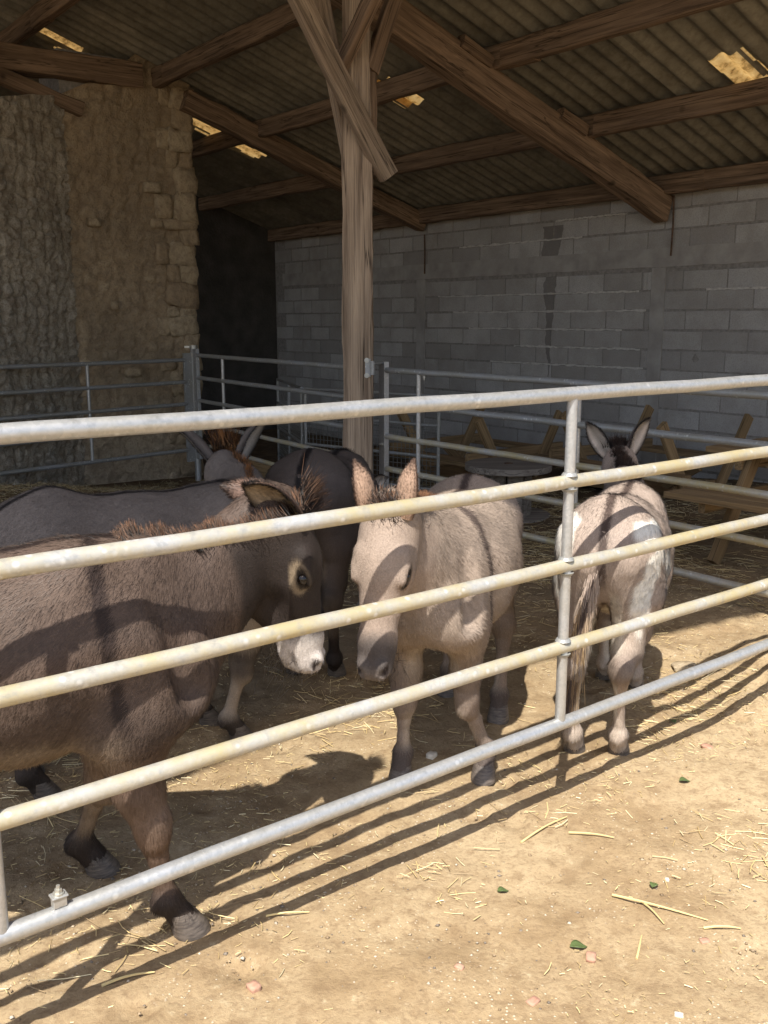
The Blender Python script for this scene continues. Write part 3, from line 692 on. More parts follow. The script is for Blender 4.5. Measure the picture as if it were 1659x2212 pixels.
def vnormals(V, q):
    N = np.zeros_like(V); fn = np.cross(V[q[:, 2]] - V[q[:, 0]], V[q[:, 3]] - V[q[:, 1]])
    for k in range(4): np.add.at(N, q[:, k], fn)
    return N / (np.linalg.norm(N, axis=1)[:, None] + 1e-12)
def blades(root, dirv, length, width, normal, col, tipcol=None, segs=1, droop=None):
    """thin tapered hairs; arrays of equal length -> V, F, colours, normals"""
    n = len(root); side = np.cross(dirv, normal + RNG.normal(0, .5, normal.shape)); side /= np.linalg.norm(side, axis=1)[:, None] + 1e-9
    tipcol = col if tipcol is None else tipcol
    if segs == 1:
        V = np.stack([root - side * width[:, None] / 2, root + side * width[:, None] / 2, root + dirv * length[:, None]], 1).reshape(-1, 3)
        F = np.arange(3 * n).reshape(n, 3); C = np.stack([col, col, tipcol], 1).reshape(-1, 3); Nn = np.repeat(normal, 3, 0); return V, F, C, Nn
    Vs = []; Cs = []
    for i in range(segs + 1):
        t_ = i / segs; p = root + dirv * (length * t_)[:, None] + (droop * (length * t_ * t_)[:, None] if droop is not None else 0)
        wd = (width * (1 - t_ * .85) / 2)[:, None]; Vs += [p - side * wd, p + side * wd]; c = col * (1 - t_) + tipcol * t_; Cs += [c, c]
    V = np.stack(Vs, 1).reshape(-1, 3); C = np.stack(Cs, 1).reshape(-1, 3); m_ = 2 * (segs + 1); b_ = np.arange(n)[:, None] * m_
    F = np.concatenate([b_ + np.array([[2 * i, 2 * i + 1, 2 * i + 3, 2 * i + 2]]) for i in range(segs)], 0); return V, F, C, np.repeat(normal, m_, 0)
def hair_obj(name, parts, parent, m=None):
    off = 0; Vs = []; Fs = []; Cs = []; Ns = []
    for V, F, C, N in parts:
        Vs.append(V); Fs += [tuple(f) for f in (F + off).tolist()]; off += len(V); Cs.append(C); Ns.append(N)
    kk = set(len(f) for f in Fs)
    me = mesh_np(name, np.concatenate(Vs), np.array(Fs) if len(kk) == 1 else Fs, True); set_col(me, np.clip(np.concatenate(Cs), .004, .95))
    at = me.attributes.new('fn', 'FLOAT_VECTOR', 'POINT'); at.data.foreach_set('vector', np.concatenate(Ns).astype(np.float32).ravel())
    o = add_obj(name, me, m or COAT, parent); o['kind'] = 'stuff'; return o
def ear_geo(base, dirv, face, L, wd, coat, inner, dark):
    dirv = unit(dirv); face = unit(face - dirv * (np.asarray(face) @ dirv)); side = np.cross(dirv, face)
    nu, nv = 16, 10; V = []; C = []; N = []
    prof = lambda u: wd * (.62 + .38 * math.sin(math.pi * min(u / .45, 1) / 2)) * (1 - max(0, (u - .45) / .55) ** 2.2) + .002
    for layer in (0, 1):
        for i in range(nu + 1):
            u = i / nu; wi = prof(u); al = 1.75 - .75 * u
            bend = dirv * (L * u) + face * (L * .10 * math.sin(u * 2.2)) * (-1)
            for j in range(nv + 1):
                v = -1 + 2 * j / nv; an = v * al; off = .0065 * (1 - abs(v) ** 4) * (1 - u * .5)
                rad = wi / math.sin(min(al, 1.57))
                p = base + bend + side * (rad * math.sin(an)) + face * (rad * (1 - math.cos(an)) * .8 - rad * .5)
                nn = unit(side * math.sin(an) - face * math.cos(an))
                V.append(p + nn * off * (1 if layer == 0 else -1)); N.append(nn * (1 if layer == 0 else -1))
                edge = sstep(.66, .95, abs(v)); tip = sstep(.74, 1.0, u)
                c = np.array(coat) if layer == 0 else np.array(inner) * (1 - .35 * sstep(.55, .0, abs(v)))
                C.append(c * (1 - max(edge * .92, tip * .8)) + np.array(dark) * max(edge * .92, tip * .8))
    F = []; m_ = (nu + 1) * (nv + 1)
    for i in range(nu):
        for j in range(nv):
            a_ = i * (nv + 1) + j; q = (a_, a_ + 1, a_ + nv + 2, a_ + nv + 1); F.append(q); F.append(tuple(x + m_ for x in q[::-1]))
        for j in (0, nv):
            a_ = i * (nv + 1) + j; q = (a_, a_ + nv + 1, a_ + nv + 1 + m_, a_ + m_); F.append(q if j == 0 else q[::-1])
    for j in range(nv): a_ = nu * (nv + 1) + j; F.append((a_, a_ + 1, a_ + 1 + m_, a_ + m_))
    return np.array(V), np.array(F), np.array(C), np.array(N)
def hoof_mesh(p, fw, k, ztop=.062):
    """p: point on the ground under the toe's middle; fw: forward"""
    fw = unit([fw[0], fw[1], 0]); sd = np.array([-fw[1], fw[0], 0]); V = []; n = 16
    for (z, lx, ly, cx) in ((0, .050, .043, .010), (.012, .049, .043, .008), (.04, .041, .038, -.004), (ztop, .035, .034, -.015)):
        for i in range(n):
            an = 2 * math.pi * i / n; ex = math.cos(an); q = lx * (ex if ex > 0 else ex * .8)
            V.append(p + (fw * (q + cx) + sd * (ly * math.sin(an))) * k + UP * z * k)
    F = [(r_ * n + i, r_ * n + (i + 1) % n, (r_ + 1) * n + (i + 1) % n, (r_ + 1) * n + i) for r_ in range(3) for i in range(n)]
    F += [tuple(range(n))[::-1], tuple(3 * n + i for i in range(n))]; return V, F
def donkey(label, base, head_deg, S, poll, muzzle, fnorm, ears, pal, hooves=None, pitch=0.0, width=1.0, nhair=60000, hair_len=.022, fold=None, white=(), cross=True, tail=True, mane=(.07, None), forelock=None, neckbend=None, tailswing=0.0, knees=None, jaw=1.0, msp=.013, nmn=9000, earfur=.016, nk=1.0, hw=1.0):
    bx, by = base; zb = gzf(bx, by); org = np.array([bx, by, zb]); ph = R(head_deg); c_, s_ = math.cos(ph), math.sin(ph)
    FW = np.array([c_, s_, 0]); LT = np.array([-s_, c_, 0])
    def L(x, y, z): return org + (FW * x + LT * y + UP * (z + pitch * x)) * S
    def Lg(x, y): q = org + (FW * x + LT * y) * S; q[2] = gzf(q[0], q[1]); return q
    poll = np.asarray(poll, float); muzzle = np.asarray(muzzle, float); HL = np.linalg.norm(muzzle - poll); h = (muzzle - poll) / HL
    n_ = unit(np.asarray(fnorm, float) - h * (np.asarray(fnorm, float) @ h)); sd = np.cross(n_, h)
    def Hd(x, nn, ss=0.0): return poll + (h * x + n_ * nn + sd * ss) * HL
    hv = {'fl': Lg(.36, .10), 'fr': Lg(.36, -.10), 'hl': Lg(-.44, .10), 'hr': Lg(-.44, -.10)}
    for k, v in (hooves or {}).items(): hv[k] = np.array([v[0], v[1], gzf(*v)])
    allp = np.array([L(-.62, .3, 1.05), L(-.62, -.3, -.0), L(.6, .3, 1.1), L(.6, -.3, 0), poll + .2, poll - .2, muzzle + .12, muzzle - .12] + [v for v in hv.values()])
    lo = allp.min(0) - .08; hi = allp.max(0) + .08; lo[2] = zb - .06
    Fd = Field(lo, hi, VOX)
    wd = width
    Fd.cone(L(-.36, 0, .765), L(-.05, 0, .725), .185 * S, .215 * S, .05, LT, 1.02 * wd)
    Fd.cone(L(-.05, 0, .725), L(.14, 0, .715), .215 * S, .222 * S, .05, LT, 1.0 * wd)
    Fd.cone(L(-.10, 0, .655), L(.10, 0, .66), .185 * S, .19 * S, .06, LT, 1.12 * wd)
    Fd.cone(L(.14, 0, .715), L(.33, 0, .715), .222 * S, .185 * S, .05, LT, .84)
    Fd.cone(L(.33, 0, .70), L(.43, 0, .66), .18 * S, .13 * S, .05, LT, .9)
    Fd.cone(L(.22, 0, .86), L(.36, 0, .865), .085 * S, .085 * S, .08, LT, .7)
    Fd.cone(L(-.32, 0, .87), L(-.44, 0, .80), .10 * S, .09 * S, .06, LT, 1.1)
    for sg, fk, hk in ((1, 'fl', 'hl'), (-1, 'fr', 'hr')):
        # hind quarter
        hf = hv[hk]; hfd = FW
        st = L(-.255, .125 * sg, .56); fet = hf + (-hfd * .035 + UP * .095) * S; hock = hf + (-hfd * .085 + UP * .375) * S + LT * sg * .004
        Fd.cone(L(-.37, .085 * sg, .78), L(-.29, .115 * sg, .60), .135 * S, .115 * S, .05, LT, .85)
        Fd.cone(L(-.47, .07 * sg, .74), L(-.42, .10 * sg, .55), .095 * S, .075 * S, .05, LT, .9)
        Fd.cone(L(-.32, .11 * sg, .60), (hock + L(-.36, .11 * sg, .47)) / 2, .115 * S, .070 * S, .05, LT, .72)
        Fd.cone((hock + L(-.36, .11 * sg, .47)) / 2, hock, .066 * S, .043 * S, .04, LT, .8)
        Fd.cone(hock, hock + (-hfd * .022 + UP * .03) * S, .043 * S, .026 * S, .02)
        Fd.cone(hock + UP * .01 * S, hock * .75 + fet * .25, .042 * S, .031 * S, .02)
        Fd.cone(hock * .75 + fet * .25, fet, .028 * S, .027 * S, .012, LT, .88); Fd.cone(hock - hfd * .018 * S, fet - hfd * .012 * S, .014 * S, .012 * S, .010)
        Fd.cone(fet, fet, .037 * S, .037 * S, .015); Fd.cone(fet - hfd * .015 * S, fet - hfd * .02 * S - UP * .01 * S, .026 * S, .024 * S, .015)
        Fd.cone(fet, hf + (-hfd * .006 + UP * .045) * S, .033 * S, .036 * S, .012)
        # fore quarter
        ff = hv[fk]; fet = ff + (-FW * .038 + UP * .095) * S; el = L(.315, .105 * sg, .53)
        kn = fet * .52 + el * .48; kn = kn + UP * (-.01) * S + FW * .012 * S
        if knees and fk in knees: kn = kn + np.asarray(knees[fk])
        Fd.cone(L(.24, .085 * sg, .86), L(.40, .095 * sg, .63), .085 * S, .105 * S, .06, LT, .7)
        Fd.cone(L(.40, .09 * sg, .63), L(.32, .11 * sg, .56), .10 * S, .085 * S, .05, LT, .75)
        Fd.cone(L(.33, .105 * sg, .57), el * .45 + kn * .55, .088 * S, .055 * S, .05, LT, .8)
        Fd.cone(el * .45 + kn * .55, kn, .055 * S, .040 * S, .03)
        Fd.cone(kn + UP * .02 * S + FW * .004 * S, kn - UP * .028 * S + FW * .004 * S, .043 * S, .040 * S, .015)
        Fd.cone(kn, kn * .6 + fet * .4, .034 * S, .025 * S, .015, LT, .88); Fd.cone(kn * .6 + fet * .4, fet, .025 * S, .026 * S, .012, LT, .88); Fd.cone(kn - FW * .014 * S, fet - FW * .012 * S, .012 * S, .012 * S, .010)
        Fd.cone(fet, fet, .036 * S, .036 * S, .015); Fd.cone(fet - FW * .015 * S, fet - FW * .02 * S - UP * .01 * S, .025 * S, .024 * S, .015)
        Fd.cone(fet, ff + (-FW * .006 + UP * .045) * S, .032 * S, .036 * S, .012)
    for sg in (-1, 1):
        Fd.cone(L(.435, .135 * sg, .86), L(.475, .150 * sg, .64), .035 * S, .035 * S, .04, None, 1, True)
        Fd.cone(L(-.165, .245 * sg * wd, .66), L(-.185, .225 * sg * wd, .56), .045 * S, .04 * S, .05, None, 1, True)
    # neck
    nb = L(.33, 0, .775); ne = Hd(.16, -.13); nm = nb * .5 + ne * .5 + (np.asarray(neckbend) if neckbend is not None else UP * -.015)
    nd = unit(ne - nb); crest_up = unit(UP - nd * nd[2]) if abs(nd[2]) < .97 else -FW
    sideN = unit(np.cross(nd, crest_up))
    Fd.cone(nb - FW * .04 * S, nm, .175 * S * nk, .135 * S * nk, .06, sideN, .62); Fd.cone(nm, ne, .135 * S * nk, .23 * HL, .05, sideN, .66)
    Fd.cone(nb + UP * .06 * S, nm + crest_up * .06 * S, .09 * S, .075 * S, .06, sideN, .55); Fd.cone(nm + crest_up * .06 * S, Hd(.04, -.06), .075 * S, .14 * HL, .05, sideN, .6)
    # head
    k1 = .03
    Fd.cone(Hd(.08, -.05), Hd(.34, -.03), .175 * HL, .175 * HL, k1, sd, .92 * hw)
    Fd.cone(Hd(.30, -.02), Hd(.78, -.03), .17 * HL, .105 * HL, k1, sd, .82 * hw)
    Fd.cone(Hd(.22, -.22 * jaw), Hd(.44, -.20 * jaw), .165 * HL, .125 * HL, k1, sd, .58 * hw)
    Fd.cone(Hd(.42, -.20 * jaw), Hd(.80, -.11), .09 * HL, .074 * HL, k1, sd, .8 * hw)
    Fd.cone(Hd(.78, -.04), Hd(.91, -.05), .108 * HL, .100 * HL, .025, sd, .95 * hw)
    Fd.cone(Hd(.86, -.135), Hd(.91, -.135), .060 * HL, .052 * HL, .014, sd, 1.1)
    for sg in (-1, 1):
        Fd.cone(Hd(.28, .075, .115 * sg), Hd(.40, .06, .13 * sg), .055 * HL, .045 * HL, .02)
        Fd.cone(Hd(.42, -.03, .125 * sg), Hd(.60, -.03, .095 * sg), .030 * HL, .02 * HL, .02)
        Fd.cone(Hd(.92, .02, .055 * sg), Hd(.95, .01, .055 * sg), .046 * HL, .042 * HL, .015)
        Fd.cone(Hd(.37, .062, .168 * sg), Hd(.42, .045, .160 * sg), .022 * HL, .022 * HL, .012, None, 1, True)
        Fd.cone(Hd(.345, .085, .150 * sg), Hd(.43, .080, .145 * sg), .022 * HL, .018 * HL, .010)
        Fd.cone(Hd(.36, .018, .150 * sg), Hd(.43, .020, .142 * sg), .016 * HL, .014 * HL, .010)
        Fd.cone(Hd(.915, .012, .112 * sg), Hd(.965, .035, .080 * sg), .020 * HL, .030 * HL, .008, None, 1, True)
        Fd.cone(Hd(.93, -.098, .11 * sg), Hd(.83, -.105, .12 * sg), .016 * HL, .012 * HL, .010, None, 1, True)
    Fd.cone(Hd(1.0, -.098, -.1), Hd(1.0, -.098, .1), .012 * HL, .012 * HL, .014, None, 1, True)
    V, q = Fd.mesh(); N = vnormals(V, q)
    hq0 = np.abs((V - (poll + h * HL * .5)) @ h) / HL; amp_ = np.where((np.linalg.norm(V - (poll + h * HL * .5), axis=1) < .62 * HL), .35, 1.0)
    V = V + N * (amp_ * (.020 * fbm(V * 5.5, 61, 2) + .009 * fbm(V * 17, 62, 2)))[:, None]; N = vnormals(V, q)
    # ---- colours
    Q = V - org; x = (Q @ FW) / S; y = (Q @ LT) / S; z = Q[:, 2] / S - pitch * x
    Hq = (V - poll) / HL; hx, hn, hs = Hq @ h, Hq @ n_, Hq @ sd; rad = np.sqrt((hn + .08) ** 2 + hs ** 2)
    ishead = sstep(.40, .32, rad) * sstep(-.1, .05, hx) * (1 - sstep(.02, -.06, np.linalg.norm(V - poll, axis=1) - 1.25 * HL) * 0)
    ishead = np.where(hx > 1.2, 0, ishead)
    coat = np.array(pal['coat']); C = np.tile(coat, (len(V), 1)); nz = fbm(V * 9, 77, 3)[:, None]; nz0 = fbm(V * 2.6, 79, 3)[:, None]; nz2 = fbm(V * 40, 78, 2)[:, None]
    def lay(col, wgt):
        nonlocal C; wgt = np.clip(wgt, 0, 1)[:, None]; C = C * (1 - wgt) + np.array(col) * wgt
    trunk = (1 - ishead)
    lay(pal['belly'], sstep(.60, .50, z + .10 * nz[:, 0]) * sstep(-.35, -.2, x) * sstep(.36, .25, x) * trunk * sstep(.2, -.3, N[:, 2]))
    leg = sstep(.56, .42, z) * trunk
    lay(pal['leg'], leg)
    inner = sstep(.0, .6, -np.sign(y) * (N @ LT)) * sstep(.70, .6, z) * trunk * (np.abs(y) > .03); lay(pal['belly'], inner * .7)
    lay(pal['foot'], sstep(.155, .10, z) * trunk)
    if pal.get('knee') is not None: lay(pal['knee'], sstep(.10, .03, np.abs(z - .33)) * leg * (.5 + 1.5 * nz[:, 0] + .3))
    lay(pal['stripe'], sstep(.022, .012, np.abs(y + .01 * nz[:, 0])) * sstep(.1, .45, N[:, 2] + .75 * (x < -.35)) * (z > .62) * (x < .34) * trunk)
    if cross: lay(pal['stripe'], sstep(.021, .012, np.abs(x - .285 - .10 * (.95 - z) + .02 * nz[:, 0])) * sstep(.52, .62, z) * trunk * (np.abs(y) < .3) * .9)
    if pal.get('neck') is not None: lay(pal['neck'], sstep(.36, .5, x) * sstep(.7, .8, z) * trunk)
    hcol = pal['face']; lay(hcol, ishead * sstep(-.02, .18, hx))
    lay(pal['muzzle'], ishead * sstep(.70, .82, hx + .12 * nz[:, 0] - .25 * np.clip(-hn - .12, 0, 1)))
    lay(pal['noses'], ishead * sstep(.90, .99, hx) * .6)
    for sg in (-1, 1):
        de = np.sqrt(((hx - .405) / 1.6) ** 2 + ((hn - .034) / .85) ** 2 + (hs - .160 * sg) ** 2)
        lay(pal['ring'], .6 * sstep(.066, .038, de + .12 * nz[:, 0])); de2 = np.sqrt(((hx - .395) / 1.6) ** 2 + ((hn - .052) / .75) ** 2 + (hs - .155 * sg) ** 2); lay((.02, .015, .012), sstep(.060, .042, de2))
        dn = np.sqrt(((hx - .945) / 1.5) ** 2 + (hn - .022) ** 2 + (hs - .092 * sg) ** 2); lay((.03, .02, .018), sstep(.038, .024, dn)); dm_ = np.sqrt(((hx - .90) / 3.2) ** 2 + (hn + .100) ** 2 + (hs - .10 * sg) ** 2); lay((.06, .045, .04), .85 * sstep(.028, .016, dm_))
    for (wx, wy, wz, wr) in white:
        dd = np.sqrt((x - wx) ** 2 + (y - wy) ** 2 + (z - wz) ** 2) + .10 * nz[:, 0]; lay(pal['white'], sstep(wr + .008, wr - .008, dd))
    C = np.clip(C * (1 + .35 * nz + .22 * nz2 + .45 * nz0), .006, .9)
    # ---- ears (same mesh as the body)
    Vall = [V]; Qall = [q]; Call = [C]; off = len(V); ear_parts = []
    for sg, dv, fc, el_, ew in ears:
        Ve, Fe, Ce, Ne = ear_geo(Hd(.055, .06, .105 * sg), np.asarray(dv, float), np.asarray(fc, float), el_, ew, pal.get('ear', pal['coat']), pal['earin'], pal['eardark'])
        Vall.append(Ve); Qall.append(Fe + off); off += len(Ve); Call.append(Ce); ear_parts.append((Ve, Ce, Ne, unit(dv), Fe))
    d = empty('donkey', org, label, 'donkey', 'donkeys in the pen')
    me = mesh_np('body', np.concatenate(Vall) - org, np.concatenate(Qall), True); set_col(me, np.concatenate(Call)); add_obj('body', me, SKIN, d)
    # ---- coat
    tri = np.concatenate([q[:, [0, 1, 2]], q[:, [0, 2, 3]]]); ar = np.linalg.norm(np.cross(V[tri[:, 1]] - V[tri[:, 0]], V[tri[:, 2]] - V[tri[:, 0]]), axis=1)
    vd = unit(np.array([0, 0, CAMH]) - org); facing = (N @ np.array([vd[0], vd[1], .35]))[tri[:, 0]]; pr = ar * np.where(facing > -.35, 1, .15)
    idx = RNG.choice(len(tri), nhair, p=pr / pr.sum()); r1, r2 = RNG.random(nhair), RNG.random(nhair); sw_ = r1 + r2 > 1; r1[sw_] = 1 - r1[sw_]; r2[sw_] = 1 - r2[sw_]
    def bary(Aa): return Aa[tri[idx, 0]] * (1 - r1 - r2)[:, None] + Aa[tri[idx, 1]] * r1[:, None] + Aa[tri[idx, 2]] * r2[:, None]
    rp, rn, rcol = bary(V), bary(N), bary(C); rn /= np.linalg.norm(rn, axis=1)[:, None]; rz = bary(z[:, None])[:, 0]; rh = bary(ishead[:, None])[:, 0]
    nkw = sstep(.38, .5, bary(x[:, None])[:, 0])[:, None]
    flow = -FW * .75 - UP * .65 + LT * .0; flow = np.tile(flow, (nhair, 1)); flow[rz < .5] = -UP - FW * .1
    flow = flow * (1 - nkw) + (-nd * .7 - UP * .6) * nkw; flow = flow * (1 - rh[:, None]) + (h * .9 - n_ * .2) * rh[:, None]
    flow = flow + .6 * P3(fbm(rp * 5, 91, 2), fbm(rp * 5, 92, 2), fbm(rp * 5, 93, 2)) + RNG.normal(0, .16, rp.shape)
    flow -= rn * np.einsum('ij,ij->i', flow, rn)[:, None]; flow /= np.linalg.norm(flow, axis=1)[:, None] + 1e-9
    lift = np.clip(.22 + RNG.normal(0, .10, nhair), .06, .7)[:, None]; dv = flow + rn * lift; dv /= np.linalg.norm(dv, axis=1)[:, None]
    ln = hair_len * RNG.uniform(.6, 1.25, nhair) * (1 - .45 * rh) * np.where(rz < .35, .8, 1); br = RNG.uniform(.72, 1.30, nhair)[:, None]
    parts = [blades(rp - rn * .002 - org, dv, ln, np.full(nhair, .0019), rn, rcol * br * .92, rcol * br * 1.22)]
    for Ve, Ce, Ne, dve, Fe in ear_parts:
        ne_ = 3200; f_ = Fe[RNG.integers(0, len(Fe), ne_)]; wt = RNG.dirichlet(np.ones(4), ne_)[..., None]; Pe = (Ve[f_] * wt).sum(1); Ce = (Ce[f_] * wt).sum(1); Ne = (Ne[f_] * wt).sum(1); i_ = np.arange(ne_); Ve = Pe; de_ = dve * .8 + Ne[i_] * .45 + RNG.normal(0, .2, (ne_, 3)); de_ /= np.linalg.norm(de_, axis=1)[:, None]
        parts.append(blades(Ve[i_] - org, de_, RNG.uniform(.4, 1.0, ne_) * earfur, np.full(ne_, .0016), Ne[i_], Ce[i_] * .95, Ce[i_] * 1.15))
    ch = muzzle - h * .02; nw = 260; pw = Hd(.90, -.14) + RNG.normal(0, .030, (nw, 3)); dw = h * .8 - n_ * .5 + RNG.normal(0, .5, (nw, 3)); dw /= np.linalg.norm(dw, axis=1)[:, None]
    parts.append(blades(pw - org, dw, RNG.uniform(.03, .06, nw), np.full(nw, .0013), dw, np.tile(np.array(pal['muzzle']) * .9, (nw, 1))))
    hair_obj('coat', parts, d)
    # ---- mane
    ml, mcol = mane; mcol = mcol or pal['stripe']; u = RNG.random(nmn)
    c0 = nb + UP * .15 * S; c1 = nm + crest_up * .135 * S; c2 = Hd(.02, .06)
    pm = (1 - u)[:, None] ** 2 * c0 + (2 * u * (1 - u))[:, None] * (2 * c1 - (c0 + c2) / 2) + (u ** 2)[:, None] * c2
    # settle the mane's roots onto the surface
    kd = V[np.einsum('ij,j->i', V - nm, crest_up) > -.1]
    step = kd[::7]
    near = np.array([step[np.argmin(((step - p_) ** 2).sum(1))] for p_ in pm[::26]]); uu = u[::26]; o_ = np.argsort(uu)
    pm2 = np.stack([np.interp(u, uu[o_], np.convolve(np.pad(near[o_, k], 6, 'edge'), np.ones(13) / 13, 'valid')) for k in range(3)], -1)
    pm2 = pm2 + sideN * RNG.normal(0, msp, nmn)[:, None] - crest_up * .012
    clump = vnoise(P3(u * 38, 0, 0), 5); lnm = ml * (.75 + .4 * clump) * RNG.uniform(.6, 1.15, nmn) * (.35 + .65 * sstep(0, .18, u)); dm = crest_up + nd * (clump - .5)[:, None] * .6 + sideN * RNG.normal(0, .22, nmn)[:, None] + nd * RNG.normal(-.05, .18, nmn)[:, None]
    dm /= np.linalg.norm(dm, axis=1)[:, None]; mc = np.tile(np.array(mcol), (nmn, 1)) * (.75 + .5 * clump)[:, None] * RNG.uniform(.7, 1.3, nmn)[:, None]
    mparts = [blades(pm2 - org, dm, lnm, np.full(nmn, .0019), dm * .4 + sideN * RNG.choice([-1, 1], nmn)[:, None] * .6 + UP * .4, mc, mc * np.array(pal.get('manetip', (1.5, 1.35, 1.1))), 2)]
    fl = 900; fl_l = forelock if forelock else .045
    pf = Hd(.02, .12) + sd * RNG.normal(0, .022, fl)[:, None] + h * RNG.normal(.0, .02, fl)[:, None]; df = n_ * .7 - h * .55 + RNG.normal(0, .25, (fl, 3)); df /= np.linalg.norm(df, axis=1)[:, None]
    mf = np.tile(np.array(mcol), (fl, 1)) * RNG.uniform(.7, 1.5, fl)[:, None]; mparts.append(blades(pf - org, df, fl_l * RNG.uniform(.5, 1.1, fl), np.full(fl, .0026), df, mf, mf * np.array(pal.get('manetip', (1.5, 1.35, 1.1))), 2))
    hair_obj('mane', mparts, d)
    # ---- eyes
    for sg in (-1, 1):
        bm = bmesh.new(); bmesh.ops.create_uvsphere(bm, u_segments=14, v_segments=9, radius=.036 * HL); me = bpy.data.meshes.new('eye'); bm.to_mesh(me); bm.free()
        me.polygons.foreach_set('use_smooth', np.full(len(me.polygons), True)); add_obj('eye', me, EYEM, d, Vector(Hd(.395, .050, .142 * sg) - org))
    # ---- hooves
    for k, v in hv.items():
        Vh, Fh = hoof_mesh(v + UP * .001, FW, S * 1.02); mb = MB(); mb.add(Vh, Fh); mb.build('hoof', HOOFM, d, True)
    # ---- tail
    if tail:
        t0 = L(-.50, 0, .855); npt = 9; pts = []
        for i in range(npt):
            u_ = i / (npt - 1); pts.append(t0 - FW * S * (.075 * math.sin(min(u_ * 2.2, 1.57)) - .02 * u_) + LT * tailswing * S * u_ ** 1.2 - UP * (.44 * S * u_))
        pts = np.array(pts); mb = MB(); mb.tube(pts, [.026 * S * (1 - .6 * i / (npt - 1)) for i in range(npt)], 10); tl = mb.build('tail', SKIN, d, True)
        set_col(tl.data, np.tile(np.array(pal['coat']), (len(tl.data.vertices), 1)))
        nt_ = 5200; u = RNG.random(nt_) ** .8; pt = np.stack([np.interp(u, np.linspace(0, 1, npt), pts[:, k]) for k in range(3)], -1) + RNG.normal(0, 1, (nt_, 3)) * (.010 - .004 * u)[:, None]
        dt = -UP + RNG.normal(0, .06, (nt_, 3)) - FW * .05 + LT * tailswing * .6; dt += (pt - np.stack([np.interp(u, np.linspace(0, 1, npt), pts[:, k]) for k in range(3)], -1)) * 6 * (1 - .7 * u[:, None]); dt /= np.linalg.norm(dt, axis=1)[:, None]
        lt = np.where(u < .5, .05, .05 + .42 * (u - .5)) * RNG.uniform(.6, 1.3, nt_) * S
        tc = np.array(pal['coat']) * (1 - sstep(.45, .8, u))[:, None] + np.array(pal.get('tuft', pal['stripe'])) * sstep(.45, .8, u)[:, None]; strp = np.abs(((pt - org) @ LT) - ((np.stack([np.interp(u, np.linspace(0, 1, npt), pts[:, k]) for k in range(3)], -1) - org) @ LT)) < .006
        tc = np.where(strp[:, None], np.array(pal['stripe']), tc) * RNG.uniform(.7, 1.3, nt_)[:, None]
        hair_obj('tail_hair', [blades(pt - org, dt, lt, np.full(nt_, .0028), -FW * .8 + LT * RNG.normal(0, .5, nt_)[:, None] + UP * .2, tc, tc * 1.25, 3, LT * tailswing * .15 - UP * .1)], tl)
    return d
BROWN = dict(coat=(.088, .061, .047), belly=(.26, .20, .14), leg=(.115, .076, .055), foot=(.035, .025, .02), stripe=(.022, .014, .012), face=(.026, .019, .016), muzzle=(.52, .47, .43), noses=(.30, .26, .24), ring=(.34, .26, .17), ear=(.16, .10, .075), earin=(.42, .31, .20), eardark=(.02, .013, .01), knee=(.16, .11, .08), manetip=(2.4, 1.8, 1.3), neck=(.086, .060, .047), white=(.7, .66, .6))  # face near black: shade of rail and ears painted into its colour
GREY = dict(coat=(.150, .126, .108), belly=(.33, .29, .24), leg=(.28, .23, .18), foot=(.045, .035, .03), stripe=(.018, .014, .013), face=(.12, .105, .092), muzzle=(.48, .44, .40), noses=(.2, .17, .15), ring=(.35, .3, .25), earin=(.46, .41, .35), eardark=(.018, .013, .011), knee=(.06, .05, .045), manetip=(2.2, 1.6, 1.0), white=(.7, .66, .6), tuft=(.03, .022, .018))
DARK = dict(GREY, coat=(.085, .068, .058), belly=(.20, .16, .12), leg=(.075, .058, .047), foot=(.025, .018, .015), face=(.06, .048, .04), stripe=(.010, .008, .008))
BEIGE = dict(coat=(.31, .245, .195), belly=(.40, .33, .26), leg=(.25, .195, .155), foot=(.085, .065, .055), stripe=(.06, .043, .038), face=(.29, .225, .18), muzzle=(.075, .062, .056), noses=(.22, .19, .17), ring=(.36, .25, .17), ear=(.36, .24, .17), earin=(.5, .40, .30), eardark=(.10, .06, .045), knee=(.20, .155, .125), manetip=(2.0, 1.5, 1.1), white=(.78, .74, .66), tuft=(.16, .115, .08))  # muzzle colour darkened to carry the shadow that falls across it
SPOT = dict(BEIGE, coat=(.36, .285, .235), belly=(.66, .60, .50), leg=(.36, .29, .235), foot=(.45, .37, .30), stripe=(.085, .06, .05), face=(.27, .225, .195), earin=(.58, .50, .42), eardark=(.03, .022, .02), tuft=(.28, .19, .10), ear=(.32, .26, .22), muzzle=(.4, .35, .3))
